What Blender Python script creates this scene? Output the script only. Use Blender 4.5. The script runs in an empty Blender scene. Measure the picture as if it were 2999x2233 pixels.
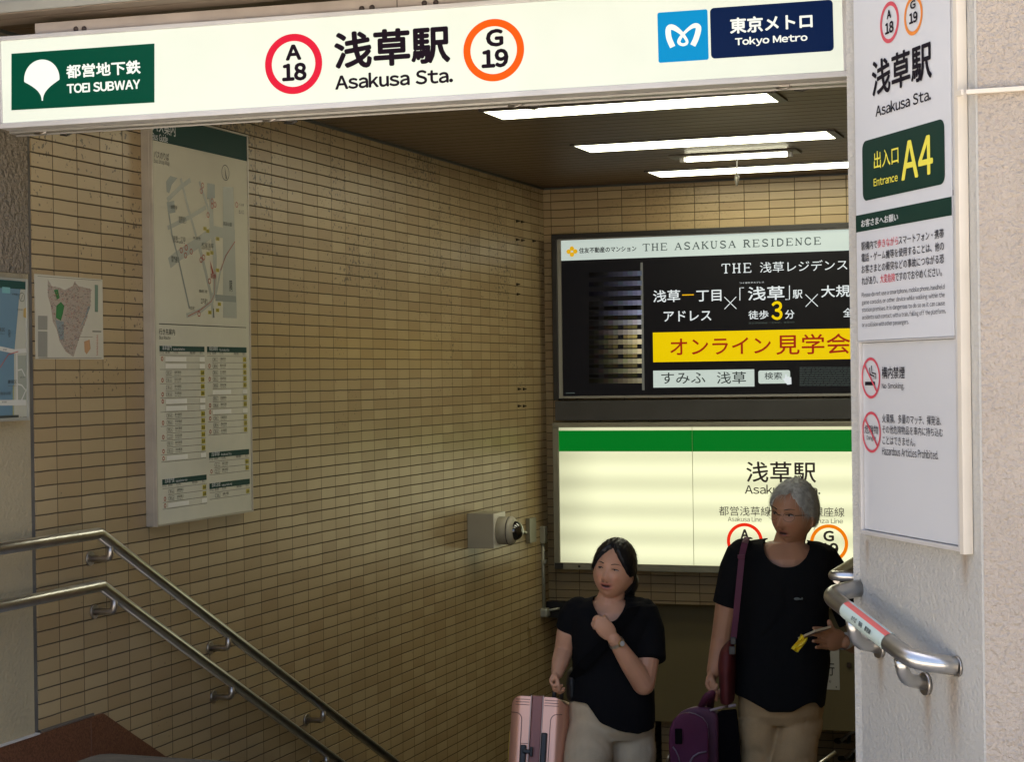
import bpy, bmesh, math, random
import numpy as np
from mathutils import Vector, Matrix, noise

# ------------------------------------------------------------------ camera, world, light
SC = bpy.context.scene
COL = SC.collection
H = 1.40                                   # camera height over the landing (m)
IW, IH = 2999.0, 2233.0
PPX, PPY = 1499.5, 1116.5
FPX = 5311.74
R = np.array([[0.94256905, 0.01215955, 0.33378996],
              [0.33372116, 0.00736476, -0.94264307],
              [-0.01392039, 0.99989895, 0.0028839]])      # world = R @ camera
CAM = np.array([0.0, 0.0, H])
cd = bpy.data.cameras.new('camera'); cam = bpy.data.objects.new('camera', cd); COL.objects.link(cam)
cd.sensor_width = 36.0; cd.lens = 36.0 * FPX / IW; cd.clip_start = 0.1; cd.clip_end = 400
U_, S_, Vt_ = np.linalg.svd(R); RO = U_ @ Vt_
cam.matrix_world = Matrix([[*RO[0], 0], [*RO[1], 0], [*RO[2], H], [0, 0, 0, 1]])
SC.camera = cam

SUN_EL, SUN_AZ = math.radians(62), math.radians(25)
wd = bpy.data.worlds.new('World'); SC.world = wd; wd.use_nodes = True
nt = wd.node_tree; bg = nt.nodes['Background']
sky = nt.nodes.new('ShaderNodeTexSky'); sky.sky_type = 'NISHITA'; sky.sun_disc = False
sky.sun_elevation = SUN_EL; sky.sun_rotation = SUN_AZ
sky.dust_density = 6.0; sky.ozone_density = 0.2; sky.air_density = 0.8
nt.links.new(sky.outputs[0], bg.inputs[0]); bg.inputs[1].default_value = 0.12
sd = bpy.data.lights.new('sun', 'SUN'); sun = bpy.data.objects.new('sun', sd); COL.objects.link(sun)
sd.energy = 5.0; sd.angle = math.radians(0.5); sd.color = (1, 0.95, 0.88)
sv = Vector((math.sin(SUN_AZ) * math.cos(SUN_EL), math.cos(SUN_AZ) * math.cos(SUN_EL), math.sin(SUN_EL)))
sun.rotation_euler = sv.to_track_quat('Z', 'Y').to_euler()
SC.view_settings.view_transform = 'Standard'; SC.view_settings.look = 'None'
SC.view_settings.gamma = 1.0; EXPO = 2.2; SC.view_settings.exposure = EXPO; KE = 2.0 ** -EXPO        # KE: radiance that shows as white
SC.cycles.use_denoising = True
SC.cycles.max_bounces = 8; SC.cycles.diffuse_bounces = 5; SC.cycles.glossy_bounces = 4
SC.cycles.sample_clamp_indirect = 6.0
LAMP = 2.1                                # radiance of the fluorescent diffusers

# ------------------------------------------------------------------ pixel rays and planes
def ray(px, py): return R @ np.array([px - PPX, -(py - PPY), -FPX])
def hit(px, py, O, N):
    d = ray(px, py); N = np.asarray(N, float)
    return CAM + d * (((np.asarray(O, float) - CAM) @ N) / (d @ N))
def onX(px, py, X): return hit(px, py, (X, 0, 0), (1, 0, 0))
def onY(px, py, Y): return hit(px, py, (0, Y, 0), (0, 1, 0))
def onZ(px, py, Z): return hit(px, py, (0, 0, Z + H), (0, 0, 1))     # Z relative to the camera
def at(px, py, D):                                                  # point D metres along the view axis
    return CAM + ray(px, py) * (D / FPX)
V3 = lambda a: Vector((float(a[0]), float(a[1]), float(a[2])))

# ------------------------------------------------------------------ materials
MATS = {}
def srgb(r, g, b):
    f = lambda c: (c / 255 / 12.92) if c / 255 <= 0.04045 else ((c / 255 + 0.055) / 1.055) ** 2.4
    return (f(r), f(g), f(b))
def node(nt, t, **kw):
    n = nt.nodes.new(t)
    for k, v in kw.items(): setattr(n, k, v)
    return n
def mat(name, col, rough=0.5, metal=0.0, emit=0.0, ecol=None, bump=0.0, bscale=50.0, var=0.0, vscale=8.0, spec=0.5, coat=0.0, stretch=None, detail=4.0, dist=0.01):
    if name in MATS: return MATS[name]
    m = bpy.data.materials.new(name); m.use_nodes = True; nt = m.node_tree
    p = nt.nodes['Principled BSDF']
    p.inputs['Base Color'].default_value = (*col, 1); p.inputs['Roughness'].default_value = rough
    p.inputs['Metallic'].default_value = metal; p.inputs['Specular IOR Level'].default_value = spec
    p.inputs['Coat Weight'].default_value = coat
    if emit:
        p.inputs['Emission Color'].default_value = (*(ecol or col), 1); p.inputs['Emission Strength'].default_value = emit
    tc = node(nt, 'ShaderNodeTexCoord'); src = tc.outputs['Object']
    if stretch:
        mp = node(nt, 'ShaderNodeMapping'); mp.inputs['Scale'].default_value = stretch
        nt.links.new(src, mp.inputs[0]); src = mp.outputs[0]
    if var:
        n = node(nt, 'ShaderNodeTexNoise'); n.inputs['Scale'].default_value = vscale; n.inputs['Detail'].default_value = 5
        nt.links.new(src, n.inputs['Vector'])
        mx = node(nt, 'ShaderNodeMix', data_type='RGBA', blend_type='MULTIPLY'); mx.inputs['Factor'].default_value = 1
        mr = node(nt, 'ShaderNodeMapRange'); mr.inputs['From Min'].default_value = 0.3; mr.inputs['From Max'].default_value = 0.7
        mr.inputs['To Min'].default_value = 1 - var; mr.inputs['To Max'].default_value = 1 + var * 0.4
        nt.links.new(n.outputs['Fac'], mr.inputs['Value'])
        mx.inputs['A'].default_value = (*col, 1); nt.links.new(mr.outputs[0], mx.inputs['B'])
        nt.links.new(mx.outputs['Result'], p.inputs['Base Color'])
    if bump:
        n = node(nt, 'ShaderNodeTexNoise'); n.inputs['Scale'].default_value = bscale; n.inputs['Detail'].default_value = detail
        nt.links.new(src, n.inputs['Vector'])
        b = node(nt, 'ShaderNodeBump'); b.inputs['Strength'].default_value = bump; b.inputs['Distance'].default_value = dist
        nt.links.new(n.outputs['Fac'], b.inputs['Height']); nt.links.new(b.outputs[0], p.inputs['Normal'])
    MATS[name] = m
    return m

def math_(nt, op, a, b=None, c=None):
    n = node(nt, 'ShaderNodeMath', operation=op)
    for i, v in enumerate((a, b, c)):
        if v is None: continue
        if isinstance(v, (int, float)): n.inputs[i].default_value = v
        else: nt.links.new(v, n.inputs[i])
    return n.outputs[0]
def mixc(nt, f, a, b):
    n = node(nt, 'ShaderNodeMix', data_type='RGBA')
    for k, v in (('Factor', f), ('A', a), ('B', b)):
        if isinstance(v, tuple): n.inputs[k].default_value = (*v, 1)
        elif isinstance(v, (int, float)): n.inputs[k].default_value = v
        else: nt.links.new(v, n.inputs[k])
    return n.outputs['Result']
def tile_mat(name, axis, pu, ou, pv, ov, speck=1.0):
    """stack-bond glazed wall tile, joints every pu x pv metres"""
    m = bpy.data.materials.new(name); m.use_nodes = True; nt = m.node_tree; p = nt.nodes['Principled BSDF']
    tc = node(nt, 'ShaderNodeTexCoord'); sx = node(nt, 'ShaderNodeSeparateXYZ'); nt.links.new(tc.outputs['Object'], sx.inputs[0])
    wob = node(nt, 'ShaderNodeTexNoise'); wob.inputs['Scale'].default_value = 9; nt.links.new(tc.outputs['Object'], wob.inputs['Vector'])
    wo = math_(nt, 'MULTIPLY', math_(nt, 'SUBTRACT', wob.outputs['Fac'], 0.5), 0.004)
    u = math_(nt, 'DIVIDE', math_(nt, 'ADD', math_(nt, 'SUBTRACT', sx.outputs[axis], ou), wo), pu)
    v = math_(nt, 'DIVIDE', math_(nt, 'ADD', math_(nt, 'SUBTRACT', sx.outputs['Z'], ov), wo), pv)
    fu = math_(nt, 'FRACT', u); fv = math_(nt, 'FRACT', v)
    du = math_(nt, 'MULTIPLY', math_(nt, 'MINIMUM', fu, math_(nt, 'SUBTRACT', 1.0, fu)), pu)
    dv = math_(nt, 'MULTIPLY', math_(nt, 'MINIMUM', fv, math_(nt, 'SUBTRACT', 1.0, fv)), pv)
    def ss(x, a, b):
        n = node(nt, 'ShaderNodeMapRange', interpolation_type='SMOOTHSTEP'); nt.links.new(x, n.inputs[0])
        n.inputs[1].default_value = a; n.inputs[2].default_value = b; return n.outputs[0]
    tu = ss(du, 0.0008, 0.0028); tv = ss(dv, 0.0012, 0.0034)
    tile = math_(nt, 'MINIMUM', tu, tv)
    cid = node(nt, 'ShaderNodeCombineXYZ')
    nt.links.new(math_(nt, 'FLOOR', u), cid.inputs[0]); nt.links.new(math_(nt, 'FLOOR', v), cid.inputs[1])
    wn = node(nt, 'ShaderNodeTexWhiteNoise', noise_dimensions='3D'); nt.links.new(cid.outputs[0], wn.inputs[0])
    r = node(nt, 'ShaderNodeValToRGB'); nt.links.new(wn.outputs['Value'], r.inputs[0])
    r.color_ramp.elements[0].color = (0.335, 0.236, 0.118, 1); r.color_ramp.elements[1].color = (0.42, 0.318, 0.172, 1)
    e = r.color_ramp.elements.new(0.5); e.color = (0.375, 0.275, 0.142, 1)
    # cloudy soiling and black pitting
    n1 = node(nt, 'ShaderNodeTexNoise'); n1.inputs['Scale'].default_value = 1.6; n1.inputs['Detail'].default_value = 6; nt.links.new(tc.outputs['Object'], n1.inputs['Vector'])
    n2 = node(nt, 'ShaderNodeTexNoise'); n2.inputs['Scale'].default_value = 62; n2.inputs['Detail'].default_value = 3; nt.links.new(tc.outputs['Object'], n2.inputs['Vector'])
    n3 = node(nt, 'ShaderNodeTexNoise'); n3.inputs['Scale'].default_value = 2.3; n3.inputs['Detail'].default_value = 3; n3.inputs['W' if False else 'Roughness'].default_value = 0.6
    mp = node(nt, 'ShaderNodeMapping'); mp.inputs['Location'].default_value = (3.1, 7.7, 1.3); nt.links.new(tc.outputs['Object'], mp.inputs[0]); nt.links.new(mp.outputs[0], n3.inputs['Vector'])
    hz = node(nt, 'ShaderNodeMapRange'); nt.links.new(sx.outputs['Z'], hz.inputs[0])
    hz.inputs[1].default_value = 0.9; hz.inputs[2].default_value = 2.4; hz.inputs[3].default_value = -0.10; hz.inputs[4].default_value = 0.05
    dens = math_(nt, 'ADD', math_(nt, 'MULTIPLY', math_(nt, 'SUBTRACT', n3.outputs['Fac'], 0.52), 0.55), hz.outputs[0])
    thr = math_(nt, 'SUBTRACT', 0.66, dens)
    pit = math_(nt, 'MULTIPLY', ss(math_(nt, 'SUBTRACT', n2.outputs['Fac'], thr), 0.0, 0.025), 0.75 * speck)
    soil = ss(n1.outputs['Fac'], 0.35, 0.75)
    c = mixc(nt, math_(nt, 'MULTIPLY', soil, 0.14), r.outputs[0], (0.20, 0.16, 0.09))
    c = mixc(nt, pit, c, (0.05, 0.04, 0.025))
    gn = mixc(nt, n1.outputs['Fac'], (0.045, 0.032, 0.016), (0.11, 0.08, 0.042))
    c = mixc(nt, tile, gn, c)
    nt.links.new(c, p.inputs['Base Color'])
    rg = math_(nt, 'SUBTRACT', 0.85, math_(nt, 'MULTIPLY', tile, 0.52))
    nt.links.new(math_(nt, 'ADD', rg, math_(nt, 'MULTIPLY', math_(nt, 'SUBTRACT', n1.outputs['Fac'], 0.5), 0.25)), p.inputs['Roughness'])
    hgt = math_(nt, 'ADD', tile, math_(nt, 'MULTIPLY', wn.outputs['Value'], 0.15))
    hgt = math_(nt, 'ADD', hgt, math_(nt, 'MULTIPLY', n2.outputs['Fac'], 0.10))
    b = node(nt, 'ShaderNodeBump'); b.inputs['Distance'].default_value = 0.0025; b.inputs['Strength'].default_value = 0.8
    nt.links.new(hgt, b.inputs['Height']); nt.links.new(b.outputs[0], p.inputs['Normal'])
    return m

STEEL = mat('brushed_steel', (0.60, 0.595, 0.58), 0.28, 1.0, var=0.12, vscale=14, bump=0.05, bscale=220)
STEEL_D = mat('worn_steel', (0.50, 0.46, 0.41), 0.34, 1.0, var=0.25, vscale=20)
ALU = mat('grey_aluminium', (0.42, 0.41, 0.38), 0.42, 0.75, var=0.15, vscale=6)
ALU_L = mat('pale_aluminium', (0.62, 0.60, 0.57), 0.45, 0.25, var=0.12, vscale=5)
WHITE = mat('white_paint', (0.74, 0.75, 0.76), 0.45, var=0.08, vscale=3)
CREAM = mat('cream_trim', (0.66, 0.60, 0.50), 0.5, var=0.12, vscale=4)
DARK = mat('black_plastic', (0.018, 0.018, 0.018), 0.45)
INK = mat('black_ink', (0.012, 0.010, 0.012), 0.6, spec=0.1)

# ------------------------------------------------------------------ mesh helpers
def link(name, me, parent=None, mats=()):
    for m in mats: me.materials.append(m)
    o = bpy.data.objects.new(name, me); COL.objects.link(o)
    if parent is not None: o.parent = parent
    return o
def obj(name, bm, m, parent=None, smooth=False, loc=None):
    me = bpy.data.meshes.new(name)
    if smooth:
        for f in bm.faces: f.smooth = True
    bm.normal_update(); bm.to_mesh(me); bm.free()
    return link(name, me, parent, m if isinstance(m, (list, tuple)) else [m])
def thing(name, label, cat, loc=(0, 0, 0), group=None):
    o = bpy.data.objects.new(name, None); COL.objects.link(o); o.empty_display_size = 0.1
    o.location = loc; o['label'] = label; o['category'] = cat; o['kind'] = 'thing'
    if group: o['group'] = group
    return o
def setp(o, label, cat, group=None, kind='thing'):
    o['label'] = label; o['category'] = cat; o['kind'] = kind
    if group: o['group'] = group
    return o
def root_at(t):
    """children were built in world coordinates: keep them there under a thing placed elsewhere"""
    inv = Matrix.Translation(t.location).inverted()
    for c in t.children:
        c.matrix_parent_inverse = inv
def quad(bm, pts):
    return bm.faces.new([bm.verts.new(V3(p)) for p in pts])
def boxf(bm, O, ax, ay, az, lo, hi, bev=0.0):
    O = V3(O); A = [V3(ax), V3(ay), V3(az)]
    v = []
    for i in (0, 1):
        for j in (0, 1):
            for k in (0, 1):
                c = (lo, hi)
                v.append(bm.verts.new(O + A[0] * (c[i][0]) + A[1] * (c[j][1]) + A[2] * (c[k][2])))
    fs = []
    for q in ((0, 1, 3, 2), (4, 6, 7, 5), (0, 4, 5, 1), (2, 3, 7, 6), (0, 2, 6, 4), (1, 5, 7, 3)):
        fs.append(bm.faces.new([v[i] for i in q]))
    if bev:
        es = set()
        for f in fs: es.update(f.edges)
        bmesh.ops.bevel(bm, geom=list(es), offset=bev, segments=2, affect='EDGES', profile=0.5)
    return bm
def box(bm, lo, hi, bev=0.0):
    return boxf(bm, (0, 0, 0), (1, 0, 0), (0, 1, 0), (0, 0, 1), lo, hi, bev)
def tube(bm, pts, rad, seg=14, caps=True, aspect=1.0):
    pts = [V3(p) for p in pts]
    rads = rad if isinstance(rad, (list, tuple)) else [rad] * len(pts)
    T = []
    for i in range(len(pts)):
        a = pts[max(i - 1, 0)]; b = pts[min(i + 1, len(pts) - 1)]
        T.append((b - a).normalized())
    up = Vector((0, 0, 1)) if abs(T[0].z) < 0.9 else Vector((1, 0, 0))
    n = T[0].cross(up).normalized()
    rings = []
    for i, p in enumerate(pts):
        n = (n - T[i] * n.dot(T[i])).normalized(); b = T[i].cross(n)
        rings.append([bm.verts.new(p + (n * math.cos(2 * math.pi * k / seg) * rads[i] + b * math.sin(2 * math.pi * k / seg) * rads[i] * aspect)) for k in range(seg)])
    for i in range(len(rings) - 1):
        for k in range(seg):
            f = bm.faces.new([rings[i][k], rings[i][(k + 1) % seg], rings[i + 1][(k + 1) % seg], rings[i + 1][k]]); f.smooth = True
    if caps:
        bm.faces.new(rings[0][::-1]); bm.faces.new(rings[-1])
    return bm
def bend(pts, r, n=6):
    pts = [V3(p) for p in pts]; out = [pts[0]]
    for i in range(1, len(pts) - 1):
        a = (pts[i - 1] - pts[i]); b = (pts[i + 1] - pts[i])
        d = min(r, a.length * 0.49, b.length * 0.49)
        p0 = pts[i] + a.normalized() * d; p1 = pts[i] + b.normalized() * d
        for k in range(n + 1):
            t = k / n; out.append(p0 * (1 - t) ** 2 + pts[i] * 2 * t * (1 - t) + p1 * t * t)
    out.append(pts[-1]); return out
def ellipsoid(bm, c, r, rot=None, u=20, v=12):
    M = Matrix.Translation(V3(c)) @ ((rot or Matrix.Identity(3)).to_4x4()) @ Matrix.Diagonal((*r, 1))
    res = bmesh.ops.create_uvsphere(bm, u_segments=u, v_segments=v, radius=1.0, matrix=M)
    for vv in res['verts']:
        for f in vv.link_faces: f.smooth = True

# ------------------------------------------------------------------ flat printed boards
class Board:
    """a plane with right (U), up (V) and outward (N) axes"""
    def __init__(s, O, U, N):
        s.U = np.asarray(U, float) / np.linalg.norm(U)
        N = np.asarray(N, float); N = N - s.U * (N @ s.U); s.N = N / np.linalg.norm(N)
        s.V = np.cross(s.N, s.U); s.O = np.asarray(O, float)
    def uv(s, px, py):
        q = hit(px, py, s.O, s.N) - s.O
        return np.array([q @ s.U, q @ s.V])
    def p(s, u, v, h=0.0): return s.O + s.U * u + s.V * v + s.N * h
    def box(s, bm, u0, u1, v0, v1, h0, h1, bev=0.0):
        return boxf(bm, s.O, s.U, s.V, s.N, (u0, v0, h0), (u1, v1, h1), bev)
    def shift(s, h): return Board(s.p(0, 0, h), s.U, s.N)
GLY = {}
FULL = {**{chr(c): chr(c + 0xFEE0) for c in range(0x21, 0x7F)}}
def raw_glyphs(txt):
    cu = bpy.data.curves.new('t', 'FONT'); cu.body = txt; cu.dimensions = '2D'; cu.fill_mode = 'FRONT'; cu.resolution_u = 3
    o = bpy.data.objects.new('t', cu); COL.objects.link(o)
    dg = bpy.context.evaluated_depsgraph_get(); dg.update()
    me = bpy.data.meshes.new_from_object(o.evaluated_get(dg))
    v = np.array([x.co[:2] for x in me.vertices]) if len(me.vertices) else np.zeros((0, 2))
    f = [list(q.vertices) for q in me.polygons]
    bpy.data.objects.remove(o); bpy.data.curves.remove(cu); bpy.data.meshes.remove(me)
    return v, f
def glyphs(txt):
    """flat outlines of a line of writing; latin letters are set proportionally"""
    if txt in GLY: return GLY[txt]
    if all(ord(c) < 128 for c in txt):
        V = []; F = []; x = 0.0
        for c in txt:
            if c == ' ': x += 0.30; continue
            if c == 'I': GLY[c] = (np.array([[0, 0], [0.095, 0], [0.095, 0.735], [0, 0.735]]), [[0, 1, 2, 3]])
            if c not in GLY: GLY[c] = raw_glyphs(FULL[c])
            v, f = GLY[c]; n = sum(len(q) for q in V); w = v[:, 0].max() - v[:, 0].min()
            V.append(v + np.array([x - v[:, 0].min(), 0])); F += [[n + k for k in q] for q in f]
            x += w + (0.072 if c not in 'rTLPFyvwA,.' else 0.04)
        r = (np.vstack(V), F)
        if len(txt) == 1: return r
    else: r = raw_glyphs(txt)
    GLY[txt + '\0'] = r
    return r
class Print:
    """ink on a board: flat shapes of several colours in one mesh"""
    def __init__(s, board, h0=0.0015):
        s.b = board; s.h = h0; s.mats = []; s.v = []; s.f = []; s.mi = []
    def _m(s, m):
        if m not in s.mats: s.mats.append(m)
        return s.mats.index(m)
    def add(s, uv, faces, m, lay=0):
        n = len(s.v); i = s._m(m); h = s.h + lay * 0.0007
        s.v += [tuple(s.b.p(a, c, h)) for a, c in uv]
        for f in faces: s.f.append([n + k for k in f]); s.mi.append(i)
    def poly(s, uv, m, lay=0): s.add(uv, [list(range(len(uv)))], m, lay)
    def ppoly(s, pts, m, lay=0): s.poly([s.b.uv(*p) for p in pts], m, lay)
    def rect(s, u0, v0, u1, v1, m, lay=0): s.poly([(u0, v0), (u1, v0), (u1, v1), (u0, v1)], m, lay)
    def prect(s, x0, y0, x1, y1, m, lay=0, r=0.0):
        """(x0,y0) pixel of the lower left corner, (x1,y1) of the upper right one"""
        a = s.b.uv(x0, y0); c = s.b.uv(x1, y1); s.rrect(a[0], a[1], c[0], c[1], m, lay, r)
    def rrect(s, u0, v0, u1, v1, m, lay=0, r=0.0):
        if r <= 0: return s.rect(u0, v0, u1, v1, m, lay)
        pts = []
        for (cx, cy, a0) in ((u1 - r, v0 + r, -90), (u1 - r, v1 - r, 0), (u0 + r, v1 - r, 90), (u0 + r, v0 + r, 180)):
            for k in range(7):
                a = math.radians(a0 + 15 * k); pts.append((cx + r * math.cos(a), cy + r * math.sin(a)))
        s.poly(pts, m, lay)
    def ring(s, c, r0, r1, m, lay=0, n=64, fill=None):
        o = [(c[0] + r1 * math.cos(2 * math.pi * k / n), c[1] + r1 * math.sin(2 * math.pi * k / n)) for k in range(n)]
        i = [(c[0] + r0 * math.cos(2 * math.pi * k / n), c[1] + r0 * math.sin(2 * math.pi * k / n)) for k in range(n)]
        if r0 <= 0: return s.poly(o, m, lay)
        s.add(o + i, [[k, (k + 1) % n, n + (k + 1) % n, n + k] for k in range(n)], m, lay)
        if fill is not None: s.poly(i, fill, lay)
    def line(s, pts, w, m, lay=0):
        w = w if isinstance(w, (list, tuple)) else [w] * len(pts)
        P = [Vector(p) for p in pts]; L = []; Rr = []
        for i, p in enumerate(P):
            t = (P[min(i + 1, len(P) - 1)] - P[max(i - 1, 0)]); t = t.normalized() if t.length else Vector((1, 0))
            n = Vector((-t.y, t.x)) * w[i] / 2; L.append(tuple(p + n)); Rr.append(tuple(p - n))
        n = len(P); s.add(L + Rr, [[i, i + 1, n + i + 1, n + i] for i in range(n - 1)], m, lay)
    def pline(s, pts, w, m, lay=0): s.line([s.b.uv(*p) for p in pts], w, m, lay)
    def text(s, t, u0, v0, u1, v1, m, bold=0.0, lay=1, hfit=False):
        v, f = GLY.get(t + '\0') or glyphs(t)
        if not len(v): return
        lo = v.min(0); hi = v.max(0); sc = np.array([(u1 - u0) / (hi[0] - lo[0]), (v1 - v0) / (hi[1] - lo[1])])
        if hfit: sc[0] = sc[1]
        q = (v - lo) * sc + np.array([u0, v0]); k = bold * abs(sc[1])
        offs = [(0, 0)] if bold <= 0 else [(0, 0), (k, 0), (-k, 0), (0, k), (0, -k)] + ([(k * .7, k * .7), (-k * .7, k * .7), (k * .7, -k * .7), (-k * .7, -k * .7)] if bold > 0.016 else [])
        for i, of in enumerate(offs): s.add([(x[0] + of[0], x[1] + of[1]) for x in q], f, m, lay + i * 0.06)
    def ptext(s, t, x0, y0, x1, y1, m, bold=0.0, lay=1):
        a = s.b.uv(x0, y0); c = s.b.uv(x1, y1); s.text(t, a[0], a[1], c[0], c[1], m, bold, lay)
    def build(s, name, parent):
        me = bpy.data.meshes.new(name); me.from_pydata(s.v, [], s.f)
        for m in s.mats: me.materials.append(m)
        me.polygons.foreach_set('material_index', s.mi); me.update()
        o = bpy.data.objects.new(name, me); COL.objects.link(o); o.parent = parent
        return o
def ink(name, rgb, e=0.0, rough=0.4):
    c = srgb(*rgb)
    return mat('ink_' + name, c if not e else tuple(x * 0.6 for x in c), rough, emit=e, ecol=c)

# ------------------------------------------------------------------ the place: walls, floor, ceiling
WX = -3.57                                 # left tiled wall
YF = 10.707                                # end wall
ZC = 1.165                                 # ceiling over the camera height
TILE_L = tile_mat('tile_beige_side', 'Y', 0.14994, 5.3697, 0.0493, H - 0.008, 1.0)
TILE_F = tile_mat('tile_beige_end', 'X', 0.1522, -3.519, 0.0513, H + 1.0270, 0.25)

def stucco(name, c1, bscale, bstr, stains=(), dist=0.012):
    m = bpy.data.materials.new(name); m.use_nodes = True; nt = m.node_tree; p = nt.nodes['Principled BSDF']
    p.inputs['Roughness'].default_value = 0.85; p.inputs['Specular IOR Level'].default_value = 0.25
    tc = node(nt, 'ShaderNodeTexCoord')
    n = node(nt, 'ShaderNodeTexNoise'); n.inputs['Scale'].default_value = bscale; n.inputs['Detail'].default_value = 3; n.inputs['Roughness'].default_value = 0.55; n.inputs['Distortion'].default_value = 0.15
    nt.links.new(tc.outputs['Object'], n.inputs['Vector'])
    b = node(nt, 'ShaderNodeBump'); b.inputs['Strength'].default_value = bstr; b.inputs['Distance'].default_value = dist
    nt.links.new(n.outputs['Fac'], b.inputs['Height']); nt.links.new(b.outputs[0], p.inputs['Normal'])
    n2 = node(nt, 'ShaderNodeTexNoise'); n2.inputs['Scale'].default_value = 2.2; n2.inputs['Detail'].default_value = 8; nt.links.new(tc.outputs['Object'], n2.inputs['Vector'])
    n3 = node(nt, 'ShaderNodeTexNoise'); n3.inputs['Scale'].default_value = 9.0; n3.inputs['Detail'].default_value = 6
    mp = node(nt, 'ShaderNodeMapping'); mp.inputs['Scale'].default_value = (1, 1, 0.12); nt.links.new(tc.outputs['Object'], mp.inputs[0]); nt.links.new(mp.outputs[0], n3.inputs['Vector'])
    c = mixc(nt, n2.outputs['Fac'], tuple(x * 0.80 for x in c1), tuple(min(1, x * 1.12) for x in c1))
    s3 = node(nt, 'ShaderNodeMapRange', interpolation_type='SMOOTHSTEP'); nt.links.new(n3.outputs['Fac'], s3.inputs[0]); s3.inputs[1].default_value = 0.52; s3.inputs[2].default_value = 0.8
    c = mixc(nt, math_(nt, 'MULTIPLY', s3.outputs[0], 0.30), c, (0.30, 0.26, 0.20))
    sx = node(nt, 'ShaderNodeSeparateXYZ'); nt.links.new(tc.outputs['Object'], sx.inputs[0])
    for (pt, w, ln, k) in stains:
        dx = math_(nt, 'SUBTRACT', sx.outputs['X'], float(pt[0])); dy = math_(nt, 'SUBTRACT', sx.outputs['Y'], float(pt[1]))
        d2 = math_(nt, 'ADD', math_(nt, 'MULTIPLY', dx, dx), math_(nt, 'MULTIPLY', dy, dy))
        d2 = math_(nt, 'ADD', math_(nt, 'DIVIDE', d2, w * w), math_(nt, 'MULTIPLY', math_(nt, 'SUBTRACT', n3.outputs['Fac'], 0.5), 1.5))
        g = math_(nt, 'POWER', 2.718, math_(nt, 'MULTIPLY', d2, -1.0))
        t = math_(nt, 'DIVIDE', math_(nt, 'SUBTRACT', float(pt[2]), sx.outputs['Z']), ln)
        up = node(nt, 'ShaderNodeMapRange', interpolation_type='SMOOTHSTEP'); nt.links.new(t, up.inputs[0]); up.inputs[1].default_value = -0.08; up.inputs[2].default_value = 0.05
        dn = node(nt, 'ShaderNodeMapRange', interpolation_type='SMOOTHSTEP'); nt.links.new(t, dn.inputs[0]); dn.inputs[1].default_value = 1.0; dn.inputs[2].default_value = 0.0
        mk = math_(nt, 'MULTIPLY', math_(nt, 'MULTIPLY', g, up.outputs[0]), math_(nt, 'MULTIPLY', dn.outputs[0], k))
        mk = math_(nt, 'MINIMUM', mk, 0.85)
        c = mixc(nt, mk, c, (0.23, 0.135, 0.05))
    nt.links.new(c, p.inputs['Base Color'])
    return m

# column at the corner: splayed face (with the name panel) and frontal face
C0 = np.array([-0.3537, 4.0]); TH = math.radians(34.37)
SD = np.array([-math.sin(TH), math.cos(TH)]); SN = np.array([-math.cos(TH), -math.sin(TH)])
C1 = C0 + SD * 0.592; C2 = np.array([-0.1569 * 4.492, 4.492])
def splay(px, py, off=0.0):
    return hit(px, py, (*(C0 + SN * off), 0), (*SN, 0))
rust = [(splay(2578, 1900), 0.016, 0.16, 0.5), (splay(2716, 2006), 0.018, 0.20, 0.5), (splay(2792, 1985), 0.028, 0.24, 0.5),
        (splay(2826, 1622), 0.016, 0.12, 0.55), (splay(2540, 1585), 0.010, 0.10, 0.45)]
STUC = stucco('stucco_grey', (0.465, 0.450, 0.410), 90, 0.9, rust, dist=0.007)
STUC2 = stucco('stucco_warm', (0.455, 0.395, 0.33), 82, 1.0, (), dist=0.018)
CONC_R = stucco('concrete_rough', (0.23, 0.19, 0.135), 55, 1.0, (), dist=0.03)
CONC_S = stucco('concrete_smooth', (0.38, 0.32, 0.20), 70, 0.5, ())
def prism(bm, pts, z0, z1):
    b = [bm.verts.new((float(x), float(y), z0)) for x, y in pts]; t = [bm.verts.new((float(x), float(y), z1)) for x, y in pts]
    n = len(pts)
    for i in range(n): bm.faces.new([b[i], b[(i + 1) % n], t[(i + 1) % n], t[i]])
    bm.faces.new(b[::-1]); bm.faces.new(t)
GZ = -0.30
bm = bmesh.new(); prism(bm, [C0, C1, C2, (-0.705, 4.9), (0.0, 4.9), (0.0, 4.3), (C0[0] + 0.004, 4.001)], GZ, 4.6)
pillar = obj('pillar', bm, STUC)
setp(pillar, 'grey stucco pillar face carrying the white name panel and the short steel handrail', 'pillar')
bm = bmesh.new(); box(bm, (C0[0] + 0.0045, 4.0, GZ), (3.4, 4.28, 4.6)); 
fw = obj('stucco_wall', bm, STUC2); setp(fw, 'warm beige rough stucco wall facing the street, right of the pillar corner', 'wall')
bm = bmesh.new(); box(bm, (-0.73, 4.78, -4.0), (-0.70, YF - 0.003, ZC + H)); sw = obj('tiled_wall', bm, TILE_L)
setp(sw, 'beige tiled stairwell wall behind the stucco pillar', 'wall')

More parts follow.
